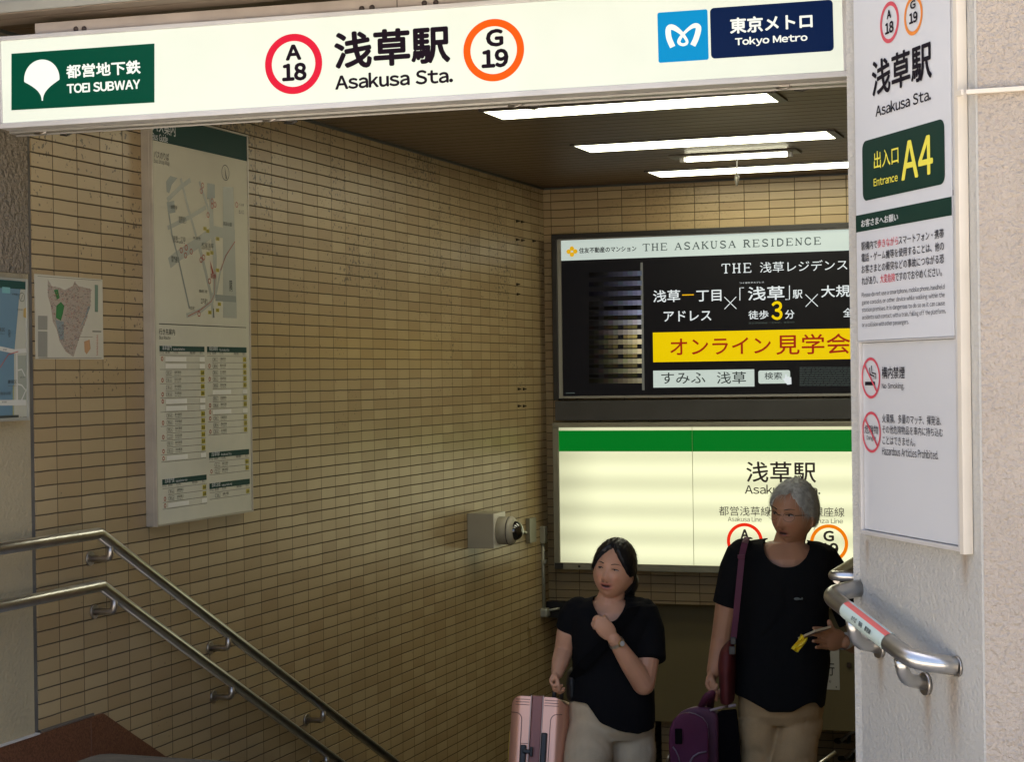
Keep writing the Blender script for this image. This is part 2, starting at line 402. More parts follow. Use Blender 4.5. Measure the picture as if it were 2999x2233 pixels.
Yt = onX(106, 1500, WX)[1]; Yg = onX(91, 1500, WX)[1]
bm = bmesh.new(); box(bm, (WX - 0.15, Yt, -4.0), (WX, YF + 3.2, ZC + H))
lw = obj('tiled_wall', bm, TILE_L); setp(lw, 'long beige glazed tile wall on the left with dark joints and black pitting', 'wall')
bm = bmesh.new(); box(bm, (WX - 0.15, Yg + 0.001, GZ), (WX - 0.004, Yt - 0.001, ZC + H)); 
jn = obj('joint_strip', bm, mat('joint_grey', (0.13, 0.12, 0.10), 0.9, bump=0.4, bscale=80, var=0.3), lw)
zs = onX(40, 800, WX)[2]
bm = bmesh.new(); box(bm, (WX - 0.2, 2.6, GZ), (WX + 0.002, Yg, zs)); cw = obj('concrete_wall', bm, CONC_S)
setp(cw, 'worn grey concrete wall end at far left under the street map', 'wall')
bm = bmesh.new(); box(bm, (WX - 0.2, 2.6, zs + 0.001), (WX + 0.006, Yg, 4.6)); obj('rough_coat', bm, CONC_R, cw)
# granite skirting
zg = -0.3329 * 3.57 + H
bm = bmesh.new()
def sideplate(bm, pts, x0, x1):
    a = [bm.verts.new((x0, y, z)) for y, z in pts]; b = [bm.verts.new((x1, y, z)) for y, z in pts]; n = len(pts)
    for i in range(n): bm.faces.new([a[i], a[(i + 1) % n], b[(i + 1) % n], b[i]])
    bm.faces.new(a); bm.faces.new(b[::-1])
YB = 5.62
sideplate(bm, [(2.6, zg), (YB, zg), (YB + 4.9, zg - 4.9 * 0.565), (YB + 4.9, zg - 4.9 * 0.565 - 0.4), (YB, -0.4), (2.6, -0.4)], WX - 0.01, WX + 0.012)
gm = mat('granite_red', (0.105, 0.038, 0.018), 0.3, spec=0.5)
gm.node_tree.nodes['Principled BSDF'].inputs['Specular IOR Level'].default_value = 0.2; nt = gm.node_tree; p = nt.nodes['Principled BSDF']; tc = node(nt, 'ShaderNodeTexCoord'); vo = node(nt, 'ShaderNodeTexVoronoi'); vo.inputs['Scale'].default_value = 190
nt.links.new(tc.outputs['Object'], vo.inputs['Vector']); cr = node(nt, 'ShaderNodeValToRGB'); nt.links.new(vo.outputs['Color'], cr.inputs[0])
cr.color_ramp.elements[0].color = (0.10, 0.042, 0.023, 1); cr.color_ramp.elements[0].position = 0.25
cr.color_ramp.elements[1].color = (0.17, 0.075, 0.040, 1); cr.color_ramp.elements[1].position = 0.8
nt.links.new(cr.outputs[0], p.inputs['Base Color'])
g = obj('skirting', bm, gm); setp(g, 'polished red brown granite skirting at the foot of the left tiled wall', 'skirting')
bm = bmesh.new(); box(bm, (WX - 0.01, 2.6, zg + 0.0005), (WX + 0.016, Yt - 0.02, zg + 0.006)); obj('top_strip', bm, ALU_L, g)
bm = bmesh.new(); box(bm, (WX - 0.01, Yt, zg + 0.0005), (WX + 0.006, YB - 0.05, zg + 0.010)); obj('mortar_strip', bm, mat('mortar', (0.12, 0.10, 0.075), 0.9), g)
yj = onX(258, 2120, WX)[1]
bm = bmesh.new(); box(bm, (WX, yj - 0.0015, 0.0), (WX + 0.0128, yj + 0.0015, zg)); obj('seam', bm, mat('seam', (0.12, 0.06, 0.04), 0.7), g)
# end wall, with the lower recess
zl = -1.402 + H
bm = bmesh.new(); box(bm, (WX + 0.001, YF, zl), (-0.70, YF + 0.16, ZC + H)); ew = obj('tiled_wall', bm, TILE_F)
setp(ew, 'beige tiled end wall behind the two illuminated boards', 'wall')
bm = bmesh.new(); box(bm, (WX + 0.001, YF - 0.05, zl - 0.10), (onY(1740, 1790, YF)[0], YF + 0.1, zl - 0.002)); obj('shadow_strip', bm, mat('shadow_black', (0.012, 0.012, 0.012), 0.5), ew)  # black strip stands in for the shadow gap under the tiled wall
bm = bmesh.new(); box(bm, (WX + 0.002, YF + 0.17, -2.155 + H), (0.6, YF + 0.30, zl + 0.3))
pw = obj('painted_wall', bm, mat('olive_paint', (0.17, 0.135, 0.055), 0.65, var=0.12, vscale=1.2)); setp(pw, 'plain olive brown painted wall band below the tiled end wall', 'wall')
TILE_B = tile_mat('tile_lower', 'X', 0.15, 0.0, 0.0513, 0.0, 0.1)
bm = bmesh.new(); box(bm, (-2.95, YF + 0.35, -4.0), (-2.80, YF + 3.0, -2.156 + H + 0.25)); lw2 = obj('tiled_wall', bm, TILE_L)
setp(lw2, 'tiled side wall of the lower passage seen between the two travellers', 'wall')
bm = bmesh.new(); box(bm, (-2.79, 12.4, -4.0), (-1.86, 12.5, -1.8 + H)); lw3 = obj('tiled_wall', bm, TILE_B)
setp(lw3, 'small patch of tiled wall at the foot of the stairs beside a black post', 'wall')
bm = bmesh.new(); box(bm, (-1.86, 12.36, -4.0), (-1.77, 12.50, -1.8 + H), 0.004); bp = obj('post', bm, mat('post_black', (0.02, 0.025, 0.025), 0.4)); setp(bp, 'black steel post in the lower passage beside the tiled patch', 'post')
bm = bmesh.new(); box(bm, (-1.76, 12.45, -4.0), (0.6, 12.6, -1.8 + H)); lw4 = obj('plastered_wall', bm, CONC_S); setp(lw4, 'grey plastered wall of the lower passage behind two small handrails', 'wall')
# ceiling of metal slats
CB = mat('ceiling_brown', (0.13, 0.080, 0.042), 0.42, 0.25, var=0.12, vscale=3)
bm = bmesh.new()
y = 4.99; lo_ = ZC + H
while y < YF + 0.1:
    y1 = min(y + 0.102, YF + 0.16); box(bm, (WX - 0.1, y, lo_), (-0.6, y1, lo_ + 0.02)); y += 0.111
ce = obj('ceiling', bm, CB); ce['kind'] = 'structure'
bm = bmesh.new(); box(bm, (WX - 0.2, 5.0, lo_ + 0.0205), (-0.4, YF + 0.3, lo_ + 0.1)); o = obj('ceiling_void', bm, DARK); o['kind'] = 'structure'
bm = bmesh.new(); box(bm, (WX + 0.0005, 5.02, lo_ - 0.012), (WX + 0.012, YF - 0.012, lo_ - 0.0005)); box(bm, (WX + 0.0005, YF - 0.012, lo_ - 0.012), (-0.74, YF - 0.0005, lo_ - 0.0005))
o = obj('ceiling_trim', bm, mat('trim_dark', (0.05, 0.055, 0.05), 0.4)); o['kind'] = 'structure'
# building above and the pieces over the entrance
BEAM = mat('beam_pinkish', (0.40, 0.345, 0.30), 0.6, var=0.18, vscale=7, bump=0.1, bscale=30)
bxl = onY(97, 100, 4.98)[0]; zb = onY(97, 66, 4.98)[2]
bm = bmesh.new(); box(bm, (WX - 0.1, 5.003, lo_ + 0.021), (bxl - 0.002, 5.2, zb + 0.05)); o = obj('concrete_lintel', bm, mat('dirty_concrete', (0.06, 0.048, 0.035), 0.95, bump=0.8, bscale=40, var=0.5, vscale=14)); setp(o, 'blackened rough concrete lintel end left of the pinkish beam', 'lintel')
zc0 = onY(0, 37, 4.83)[2]; LOUV = mat('louvre_grey', (0.33, 0.32, 0.265), 0.55, var=0.15, vscale=5); LOUB = mat('louvre_brown', (0.27, 0.215, 0.165), 0.5, var=0.12, vscale=4)
bm = bmesh.new(); box(bm, (-4.4, 4.83, zc0), (-0.71, 4.97, zc0 + 0.03))
for k in range(9): box(bm, (-4.4, 4.845 - (k % 2) * 0.004, zc0 + 0.033 + k * 0.029), (-0.71, 4.95, zc0 + 0.0605 + k * 0.029))
sh = obj('shutter_box', bm, LOUV); setp(sh, 'weathered grey roller shutter box with horizontal ribs above the entrance', 'shutter box')
zq = onY(0, 60, 4.90)[2]
bm = bmesh.new(); box(bm, (-4.4, 4.838, zc0 - 0.004), (-0.71, 4.905, zc0 - 0.0005)); box(bm, (-4.4, 4.90, zb + 0.006), (-0.71, 4.906, zc0 - 0.004)); box(bm, (-4.4, 4.907, zb + 0.001), (-0.71, 4.99, zb + 0.012)); obj('guide_rail', bm, LOUB, sh)
bm = bmesh.new(); box(bm, (-9, 4.972, zc0 + 0.05), (6, 20, 5.4)); box(bm, (-9, 4.84, 2.95), (6, 4.97, 5.4))  # out of view; added and sized to keep the sun off the entrance
o = obj('building', bm, mat('facade', (0.40, 0.37, 0.33), 0.8, var=0.1)); setp(o, 'unseen upper facade of the building over the subway entrance, added to shade it', 'building')
# floors
bm = bmesh.new(); box(bm, (WX - 0.1, 4.62, -0.4), (-0.70, YB, 0.0)); box(bm, (WX - 0.1, 4.30, -0.4), (-0.50, 4.618, -0.15))
o = obj('floor', bm, mat('floor_granite', (0.22, 0.21, 0.195), 0.5, var=0.2, vscale=60)); o['kind'] = 'structure'
bm = bmesh.new()
TR, RS = 0.263, 0.160
for k in range(20): box(bm, (WX + 0.013, YB + 0.001 + k * TR, -4.2), (-0.735, YB + (k + 1) * TR, -(k + 1) * RS))
box(bm, (WX, YB + 0.002 + 20 * TR, -4.2), (0.6, 14.0, -20 * RS - 0.02))
stairs = obj('stairs', bm, mat('stair_granite', (0.20, 0.19, 0.175), 0.55, var=0.2, vscale=60)); stairs['kind'] = 'structure'
bm = bmesh.new(); box(bm, (-60, -80, GZ - 0.3), (60, 6.0, GZ))
o = obj('pavement', bm, mat('paving', (0.40, 0.36, 0.30), 0.8, var=0.2, vscale=3)); o['kind'] = 'structure'
bm = bmesh.new(); box(bm, (-1.76, 12.6, -4.2), (0.6, 12.7, 0.5)); box(bm, (WX - 0.1, 13.9, -4.2), (0.7, 14.1, 0.5)); box(bm, (0.6, 4.9, -4.2), (0.75, 14.0, 2.4)); o = obj('passage_shell', bm, mat('shell', (0.10, 0.085, 0.05), 0.8)); o['kind'] = 'structure'
# low grey block in the foreground (its top shows along the bottom edge)
q = onZ(295, 2207, -0.94)
bm = bmesh.new(); prism(bm, [(q[0] + 0.03, q[1]), (q[0] + 0.6, q[1]), (q[0] + 0.6, q[1] - 0.7), (q[0], q[1] - 0.7), (q[0], q[1] - 0.05), (q[0] + 0.008, q[1] - 0.015)], GZ, q[2])
o = obj('stone_block', bm, mat('weathered_stone', (0.055, 0.05, 0.038), 0.9, spec=0.1, bump=0.4, bscale=60, var=0.35, vscale=30, stretch=(0.25, 1, 1))); setp(o, 'weathered grey stone block top at the bottom edge in front of the granite skirting', 'stone block')

# ------------------------------------------------------------------ ceiling lamps
WARM = (1.0, 0.96, 0.70)
DIFF = mat('lamp_diffuser', (0.7, 0.7, 0.6), 0.5, emit=LAMP, ecol=WARM)
TUBE = mat('lamp_tube', (0.7, 0.7, 0.6), 0.5, emit=LAMP * 1.3, ecol=WARM)
FRAME_D = mat('lamp_frame', (0.05, 0.04, 0.03), 0.4)
def lamp(x0, x1, y0, y1, label):
    z = ZC + H
    t = thing('ceiling_lamp', label, 'ceiling lamp', ((x0 + x1) / 2, (y0 + y1) / 2, z), 'fluorescent lamps across the stairwell ceiling')
    bm = bmesh.new()
    for (a, b) in (((x0 - 0.02, y0 - 0.012, z - 0.010), (x1 + 0.02, y0 - 0.001, z - 0.0006)), ((x0 - 0.02, y1 + 0.001, z - 0.010), (x1 + 0.02, y1 + 0.012, z - 0.0006)),
                   ((x0 - 0.02, y0 - 0.0005, z - 0.010), (x0 - 0.001, y1 + 0.0005, z - 0.0006)), ((x1 + 0.001, y0 - 0.0005, z - 0.010), (x1 + 0.04, y1 + 0.0005, z - 0.0006))): box(bm, a, b)
    obj('frame', bm, FRAME_D, t)
    bm = bmesh.new(); box(bm, (x0, y0, z - 0.008), (x1, y1, z - 0.0006)); obj('diffuser', bm, DIFF, t)
lamp(-2.75, -1.50, 7.44, 7.70, 'nearest ceiling lamp, partly hidden by the bottom edge of the station sign')
lamp(-2.745, -1.475, 8.74, 9.03, 'second ceiling lamp from the entrance, wide and fully visible')
lamp(-2.72, -1.40, 10.06, 10.36, 'farthest ceiling lamp, closest to the tiled end wall')
z = ZC + H
t = thing('ceiling_lamp', 'narrow bare tube lamp with a hanging cord between two wide ceiling lamps', 'ceiling lamp', (-2.1, 9.48, z))
bm = bmesh.new(); box(bm, (-2.43, 9.40, z - 0.012), (-1.74, 9.55, z - 0.0006), 0.003); obj('housing', bm, mat('housing', (0.20, 0.19, 0.16), 0.4), t)
bm = bmesh.new(); tube(bm, [(-2.34, 9.45, z - 0.024), (-1.80, 9.45, z - 0.024)], 0.011); obj('tube', bm, TUBE, t)
for xx in (-2.36, -1.78):
    bm = bmesh.new(); box(bm, (xx - 0.016, 9.435, z - 0.036), (xx + 0.010, 9.465, z - 0.0125), 0.003); obj('socket', bm, WHITE, t)
q0 = onY(2158, 461, 9.40); q1 = onY(2158, 512, 9.40); q2 = onY(2158, 545, 9.40)
bm = bmesh.new(); tube(bm, [(q0[0], 9.40, z - 0.03), q1], 0.004, 8); obj('cord', bm, WHITE, t)
bm = bmesh.new(); tube(bm, [q1 + [0, 0, 0.012], q1, (q1 + q2) / 2, q2 + [0, 0, 0.01], q2], [0.004, 0.010, 0.013, 0.008, 0.003], 10); obj('sensor_tip', bm, mat('tip', (0.30, 0.29, 0.25), 0.2, 0.4), t)

# ------------------------------------------------------------------ left handrails
RX = WX + 0.085
def handrail_left(p0, p1, slope_px, attaches, label):
    a = onX(*p0, RX); b = onX(*p1, RX); c = onX(*slope_px, RX)
    zz = (a[2] + b[2]) / 2; a[2] = b[2] = zz
    dr = (c - b) / (c[1] - b[1]); a = b + np.array([0, -1.9, 0]); c = b + dr * 5.0
    t = thing('handrail', label, 'handrail', tuple(b), 'steel handrails on the left tiled wall')
    bm = bmesh.new(); tube(bm, [a, b - np.array([0, 0.004, 0]), b + dr * 0.004, c], 0.0205, 18); obj('rail', bm, STEEL, t)
    for (ax, ay) in attaches:
        q = onX(ax, ay, RX); zr = zz + (q[1] - b[1]) * dr[2]
        p = np.array([RX, q[1], zr - 0.018]); w = np.array([WX, q[1], zr - 0.062])
        bm = bmesh.new(); tube(bm, bend([p, p + [0, 0, -0.042], w + [0.004, 0, 0]], 0.05, 8), 0.0125, 14)
        tube(bm, [w + [0.001, 0, 0], w + [0.007, 0, 0]], 0.026, 20); obj('bracket', bm, STEEL_D, t, )
    return t
handrail_left((0, 1606.6), (290.5, 1564.7), (1000, 2114), [(322, 1590), (668, 1850), (946, 2068)], 'upper of the two steel handrails along the left tiled wall')
handrail_left((0, 1776.7), (297, 1716.8), (953, 2205), [(334, 1745), (678, 1988), (955, 2190)], 'lower of the two steel handrails along the left tiled wall')

# ------------------------------------------------------------------ right handrails at the pillar
t = thing('handrail', 'short steel handrail on the stucco pillar, wrapped with a red and pale green sticker', 'handrail', tuple(splay(2650, 1930, 0.085)))
OF = 0.088
A = splay(2518, 1724, 0.0); B = splay(2432, 1716, OF); B2 = splay(2446, 1770, OF); Cc = splay(2672, 1936, OF); Cd = splay(2722, 1952, OF * 0.75); E = splay(2805, 1953, 0.0)
B = B2 + (B2 - Cc) / np.linalg.norm(B2 - Cc) * 0.045; B[2] = A[2] * 0.5 + B[2] * 0.5
bm = bmesh.new(); tube(bm, bend([A, B, Cc, E], 0.045, 10), 0.0213, 22); obj('rail', bm, STEEL, t)
dr = (Cc - B) / np.linalg.norm(Cc - B)
def alongpx(px):
    best = min(((abs(pp(B + dr * s)[0] - px), s) for s in np.linspace(0, 0.6, 400))); return B + dr * best[1]
def pp(w):
    c = R.T @ (np.asarray(w) - CAM); return (PPX + c[0] / -c[2] * FPX, PPY - c[1] / -c[2] * FPX)
s0 = alongpx(2484); s1 = alongpx(2606)
bm = bmesh.new(); tube(bm, [s0, s1], 0.0222, 28, caps=False)
me_m = [mat('sticker_pale', (0.50, 0.60, 0.54), 0.45), mat('sticker_red', (0.72, 0.14, 0.12), 0.4)]
o = obj('sticker', bm, me_m, t)
side = np.cross(dr, [0, 0, 1.0]); side /= np.linalg.norm(side); upn = np.cross(side, dr)
toc = CAM - (s0 + s1) / 2; toc -= dr * (toc @ dr); toc /= np.linalg.norm(toc)
rd = toc * 0.52 + upn * 0.85; rd -= dr * (rd @ dr); rd /= np.linalg.norm(rd)
for f in o.data.polygons:
    c = np.array(f.center) - s0; c -= dr * (c @ dr); c /= np.linalg.norm(c)
    if c @ rd > 0.93: f.material_index = 1
tn = toc * 0.92 - upn * 0.35; tn -= dr * (tn @ dr); tn /= np.linalg.norm(tn)
bd = Board((s0 + s1) / 2 + tn * 0.0226, dr, tn); pr = Print(bd, 0.0004)
for u, w, s in ((-0.045, 0.026, 'のりば'), (-0.006, 0.018, '階段'), (0.026, 0.030, '都営線')): pr.text(s, u, -0.006, u + w, 0.006, INK, 0.01)
pr.build('lettering', o)
for (p_on, mids, fl) in (((2474, 1790), (2506, 1872), (2580, 1898)), ((2618, 1905), (2648, 1978), (2716, 2004))):
    s = alongpx(p_on[0] + 20); a = s + np.array([0, 0, -0.015]); w = splay(*fl, 0.0); m1 = splay(*mids, OF * 0.8)
    bm = bmesh.new(); tube(bm, bend([a, m1 + [0, 0, -0.01], w + np.array([*SN, 0]) * 0.004], 0.06, 10), 0.0155, 16)
    obj('bracket', bm, STEEL, t)
    bm = bmesh.new(); tube(bm, [w + np.array([*SN, 0]) * 0.001, w + np.array([*SN, 0]) * 0.010], 0.026, 18); obj('flange', bm, STEEL_D, t)
bm = bmesh.new(); tube(bm, [E + np.array([*SN, 0]) * 0.0005, E + np.array([*SN, 0]) * 0.006], 0.0235, 20); obj('end_ring', bm, STEEL_D, t)
# inner rail, going down the stairs behind the pillar
t = thing('handrail', 'steel handrail bend showing behind the pillar edge, above the sticker handrail', 'handrail', tuple(at(2440, 1690, 5.2)))
a = at(2560, 1692, 5.05); b = at(2436, 1688, 5.1); c = at(2452, 1672, 5.16); d = at(2580, 1598, 6.0)
bm = bmesh.new(); tube(bm, bend([a, b, d], 0.03, 8), 0.0145, 16); obj('rail', bm, STEEL, t)
bm = bmesh.new(); tube(bm, [at(2450, 1700, 5.1), at(2600, 1622, 6.0)], 0.010, 12); obj('lower_bar', bm, STEEL_D, t)
# far lower handrails with brackets
for (p0, p1, br, lab) in (((2330, 2290), (2448, 2204), None, 'bright steel rail end rising at the foot of the stairs'),
                      ((2462, 2172), (2560, 2095), (2455, 2172), 'upper small steel handrail in the lower passage by the pillar edge'),
                      ((2475, 2222), (2560, 2155), (2466, 2224), 'lower small steel handrail in the lower passage by the pillar edge')):
    D = 11.9 if br else 10.2
    t = thing('handrail', lab, 'handrail', tuple(at(*p0, D)))
    a = at(*p0, D); b = at(*p1, D); bm = bmesh.new(); tube(bm, [a, b], 0.0125, 12); obj('rail', bm, STEEL, t)
    if br:
        c = at(br[0], br[1], D + 0.3); bm = bmesh.new(); tube(bm, bend([a + (b - a) * 0.25, a + (b - a) * 0.25 + [0, 0, -0.05], c], 0.04), 0.013, 10); ellipsoid(bm, c, (0.03, 0.012, 0.02)); obj('bracket', bm, mat('bracket_dark', (0.03, 0.035, 0.03), 0.4, 0.5), t)
# ------------------------------------------------------------------ station sign over the entrance
ES = 0.60                                  # glow of the backlit faces
E_ = ES
def face_mat(name, col, e, k=0.0, freq=0.0, axis='Z'):
    m = mat(name, tuple(c * 0.3 for c in col), 0.4, emit=e * KE, ecol=col, spec=0.12)
    return m
F_TOP = face_mat('lit_face_sign', (0.86, 0.89, 0.74), 0.95)
def lit(name, rgb, e=0.8): 
    c = srgb(*rgb); return mat('lit_' + name, tuple(x * 0.2 for x in c), 0.4, emit=e * KE, ecol=c, spec=0.10)
nt = F_TOP.node_tree; p = nt.nodes['Principled BSDF']; tc = node(nt, 'ShaderNodeTexCoord'); nz = node(nt, 'ShaderNodeTexNoise'); nz.inputs['Scale'].default_value = 5; nz.inputs['Detail'].default_value = 8
nt.links.new(tc.outputs['Object'], nz.inputs['Vector']); nt.links.new(math_(nt, 'MULTIPLY', math_(nt, 'ADD', 0.72, math_(nt, 'MULTIPLY', nz.outputs['Fac'], 0.17)), KE), p.inputs['Emission Strength'])
L_GREEN = lit('green', (0, 78, 56), 0.75); L_RED = lit('red', (235, 30, 60), 0.8); L_ORANGE = lit('orange', (250, 95, 5), 0.85)
L_BLUE = lit('blue', (0, 150, 210), 0.8); L_NAVY = lit('navy', (0, 30, 75), 0.7); L_WHITE = lit('white', (250, 252, 240), 0.9)
L_INK = mat('lit_ink', (0.012, 0.006, 0.012), 0.6, spec=0.06)
sdir = -(R @ np.array([-21500 - PPX, -(1705 - PPY), -FPX])); sdir /= np.linalg.norm(sdir)
O = onY(9, 361, 4.87)
nrm = np.cross(sdir, [0, 0, 1.0])
SB = Board(O, sdir, nrm)                   # origin: lower left corner of the glowing face
a0 = SB.uv(9, 361); a1 = SB.uv(2471, 207); top = SB.uv(9, 120)
UW = a1[0]; VH = top[1]
t = thing('station_sign', 'long white backlit station sign with green, blue and navy panels over the entrance', 'station sign', tuple(SB.p(UW / 2, 0, -0.05)))
oL = SB.uv(1, 372)[0]; oR = SB.uv(2489, 205)[0]; oB = SB.uv(9, 377)[1]; oT = SB.uv(9, 107)[1]
bm = bmesh.new()
SB.box(bm, oL, oR, oB, -0.0003, -0.10, 0.006, 0.0015); SB.box(bm, oL, oR, VH + 0.0003, oT, -0.10, 0.006, 0.0015)
SB.box(bm, oL, -0.0003, 0, VH, -0.10, 0.0055, 0.001); SB.box(bm, UW + 0.0003, oR, 0, VH, -0.10, 0.0055, 0.001)
obj('frame', bm, ALU_L, t)
bm = bmesh.new(); SB.box(bm, 0, UW, 0, VH, -0.095, 0.0); obj('face', bm, F_TOP, t)
bm = bmesh.new(); SB.box(bm, oL, oR, oB - 0.008, oB - 0.0005, -0.10, -0.055, 0.001); SB.box(bm, oL, oR, oB - 0.012, oB - 0.001, -0.104, -0.101); obj('bottom_lip', bm, ALU, t)
for (x, y) in ((120, 381), (195, 385), (790, 343), (853, 350), (1510, 300), (1566, 307), (2297, 247), (2350, 252)):
    q = hit(x, y, SB.p(0, oB - 0.001, 0), SB.V); qq = q - SB.O; u = qq @ SB.U; h = qq @ SB.N
    bm = bmesh.new(); SB.box(bm, u - 0.016, u + 0.016, oB - 0.009, oB - 0.0008, h - 0.010, h + 0.010, 0.002)
    tube(bm, [SB.p(u - 0.024, oB - 0.010, h - 0.004), SB.p(u, oB - 0.014, h), SB.p(u + 0.022, oB - 0.008, h + 0.006)], 0.003, 8)
    obj('latch', bm, STEEL_D if x in (120, 790, 1510, 2297) else mat('latch_dark', (0.06, 0.055, 0.05), 0.4, 0.6), t)
b0 = SB.uv(97, 90)[0]; b1 = SB.uv(97, 66)[1]
bm = bmesh.new(); SB.box(bm, b0, oR - 0.004, oT + 0.0015, b1, -0.11, -0.012, 0.001)
be = obj('beam', bm, BEAM); setp(be, 'pinkish painted steel beam with small bolts above the station sign', 'beam')
FB = SB.shift(-0.012)
for (bx, by) in ((223, 85), (247, 84), (1060, 25), (1090, 22), (1243, 9), (1277, 7)):
    q = FB.uv(bx, by); bm = bmesh.new(); ellipsoid(bm, FB.p(q[0], q[1], 0.002), (0.0085, 0.006, 0.0085)); obj('bolt', bm, mat('bolt', (0.05, 0.035, 0.03), 0.6), be)
q = FB.uv(1163, 10)[0]; bm = bmesh.new(); FB.box(bm, q - 0.001, q + 0.001, oT + 0.002, b1 - 0.001, 0.0, 0.001); obj('seam', bm, INK, be)
pr = Print(SB)
pr.ppoly([(34, 323), (453, 300), (453, 127), (34, 157)], L_GREEN)
def ginkgo(pr, c, w, h, m, lay):
    """fan shaped leaf mark: c = tip point, w width, h height"""
    pts = []
    for k in range(33):
        a = math.radians(-6 + 192 * k / 32); pts.append((c[0] + w / 2 * math.cos(a), c[1] + h - w / 2 + w / 2 * math.sin(a) * 1.0))
    yL = c[1] + h - w / 2 - w / 2 * math.sin(math.radians(6))
    L = []
    for k in range(1, 14):
        s = k / 13; L.append((c[0] - w / 2 * (1 - s) ** 0.5 * (1 - s) ** 0.9 - 0.02 * w * (1 - s), yL + (c[1] - yL) * (s ** 1.0) * 1.0 - 0.04 * h * math.sin(math.pi * s) * 0))
    pts += [(c[0] - w / 2 * (1 - (k / 13)) ** 2.3 * 0.96 - w * 0.018, yL + (c[1] - yL) * (k / 13) ** 0.95) for k in range(1, 14)]
    pts += [(c[0] + w / 2 * (1 - (k / 13)) ** 2.3 * 0.96 + w * 0.018, yL + (c[1] - yL) * (k / 13) ** 0.95) for k in range(13, 0, -1)]
    pr.poly(pts, m, lay)
g0 = SB.uv(125, 295); g1 = SB.uv(125, 174); gl = SB.uv(73.5, 235)[0]; gr = SB.uv(177, 230)[0]
ginkgo(pr, g0, gr - gl, g1[1] - g0[1], L_WHITE, 1)
pr.ptext('都営地下鉄', 196.5, 229, 411, 176, L_WHITE, 0.028)
pr.ptext('TOEI SUBWAY', 198, 273, 410, 233, L_WHITE, 0.034)
pr.build('toei_panel', t)
pr = Print(SB)
def rings(pr, b, c, topy, frac, m, fill=None, lay=0):
    cc = b.uv(*c); r1 = b.uv(c[0], topy)[1] - cc[1]; pr.ring(cc, r1 * frac, r1, m, lay, fill=fill); return cc, r1
rings(pr, SB, (860, 187), 98.5, 0.76, L_RED); pr.build('line_ring', t); pr = Print(SB); rings(pr, SB, (1446, 146.6), 55, 0.765, L_ORANGE)
pr.build('line_ring', t)
pr = Print(SB)
pr.ptext('A', 840, 175, 880, 131.5, L_INK, 0.05); pr.ptext('18', 830, 236, 895, 185, L_INK, 0.05); pr.build('line_number', t); pr = Print(SB)
pr.ptext('G', 1427, 135, 1471, 86, L_INK, 0.05); pr.ptext('19', 1414, 197.5, 1486, 144, L_INK, 0.05); pr.build('line_number', t); pr = Print(SB)
pr.ptext('浅草駅', 984, 201, 1314, 75, L_INK, 0.032); pr.ptext('Asakusa Sta.', 984, 262, 1325, 198, L_INK, 0.030)
pr.build('station_name', t)
pr = Print(SB)
a = SB.uv(1929, 184); c = SB.uv(2072, 26.5); pr.rrect(a[0], a[1], c[0], c[1], L_BLUE, 0, 0.006)
def sc(x, y): return SB.uv(1900 + x / 3.579, y / 3.579)
M = [(252, 492), (214, 400), (205, 320), (222, 285), (262, 288), (310, 318), (358, 362), (398, 420), (398, 452), (362, 468), (325, 455), (318, 425), (350, 372), (405, 315), (460, 275), (500, 268), (522, 290), (515, 345), (490, 420), (462, 476)]
def smooth2(P, n=6):
    out = []
    for i in range(len(P) - 1):
        p0 = P[max(i - 1, 0)]; p1 = P[i]; p2 = P[i + 1]; p3 = P[min(i + 2, len(P) - 1)]
        for k in range(n):
            t_ = k / n
            out.append(tuple(0.5 * (2 * p1[j] + (p2[j] - p0[j]) * t_ + (2 * p0[j] - 5 * p1[j] + 4 * p2[j] - p3[j]) * t_ ** 2 + (3 * p1[j] - p0[j] - 3 * p2[j] + p3[j]) * t_ ** 3) for j in (0, 1)))
    out.append(P[-1]); return out
mp_ = [sc(*q) for q in smooth2(M)]
k0 = len(mp_); px_ = SB.uv(1901, 100)[0] - SB.uv(1900, 100)[0]
ws = []
for i in range(k0):
    s = i / (k0 - 1); ws.append(px_ / 3.579 * (58 - 28 * math.exp(-((s - 0.36) / 0.10) ** 2) - 28 * math.exp(-((s - 0.66) / 0.10) ** 2) - 22 * math.exp(-((s - 0.5) / 0.08) ** 2)))
pr.line(mp_, ws, L_WHITE, 1)
pr.build('metro_emblem', t)
pr = Print(SB)
a = SB.uv(2083, 172); c = SB.uv(2438.5, -2); pr.rrect(a[0], a[1], c[0], c[1], L_NAVY, 0, 0.012)
pr.ptext('東京メトロ', 2140, 98, 2378, 37, L_WHITE, 0.028); pr.ptext('Tokyo Metro', 2154, 138, 2364, 97, L_WHITE, 0.032)
pr.build('metro_panel', t)

# ------------------------------------------------------------------ advertising light box on the end wall
AB = Board(onY(1646, 1158, YF - 0.10), (1, 0, 0), (0, -1, 0))
def ad(x, y): return (1600 + x / 2.336, 600 + y / 2.336)
def av(x, y): return AB.uv(*ad(x, y))
t = thing('advertising_board', 'wide black illuminated advertising board with a yellow band, upper board on the end wall', 'advertising board', tuple(AB.p(1.0, 0, -0.09)))
l = av(107, 700)[0]; tp = av(107, 245)[1]; bt = av(115, 1310)[1]; rt = l + 2.35
BLACKF = mat('black_frame', (0.012, 0.012, 0.012), 0.35)
bm = bmesh.new(); o0 = av(48, 700)[0]; o2 = av(80, 700)[0]; tt = av(60, 205)[1]; t2 = av(80, 238)[1]; bb = av(70, 1478)[1]; b2 = av(70, 1340)[1]
AB.box(bm, o0, rt + 0.05, t2, tt, -0.095, 0.02, 0.002); AB.box(bm, o0, o2, b2, t2, -0.095, 0.019, 0.002)
obj('outer_frame', bm, BLACKF, t)
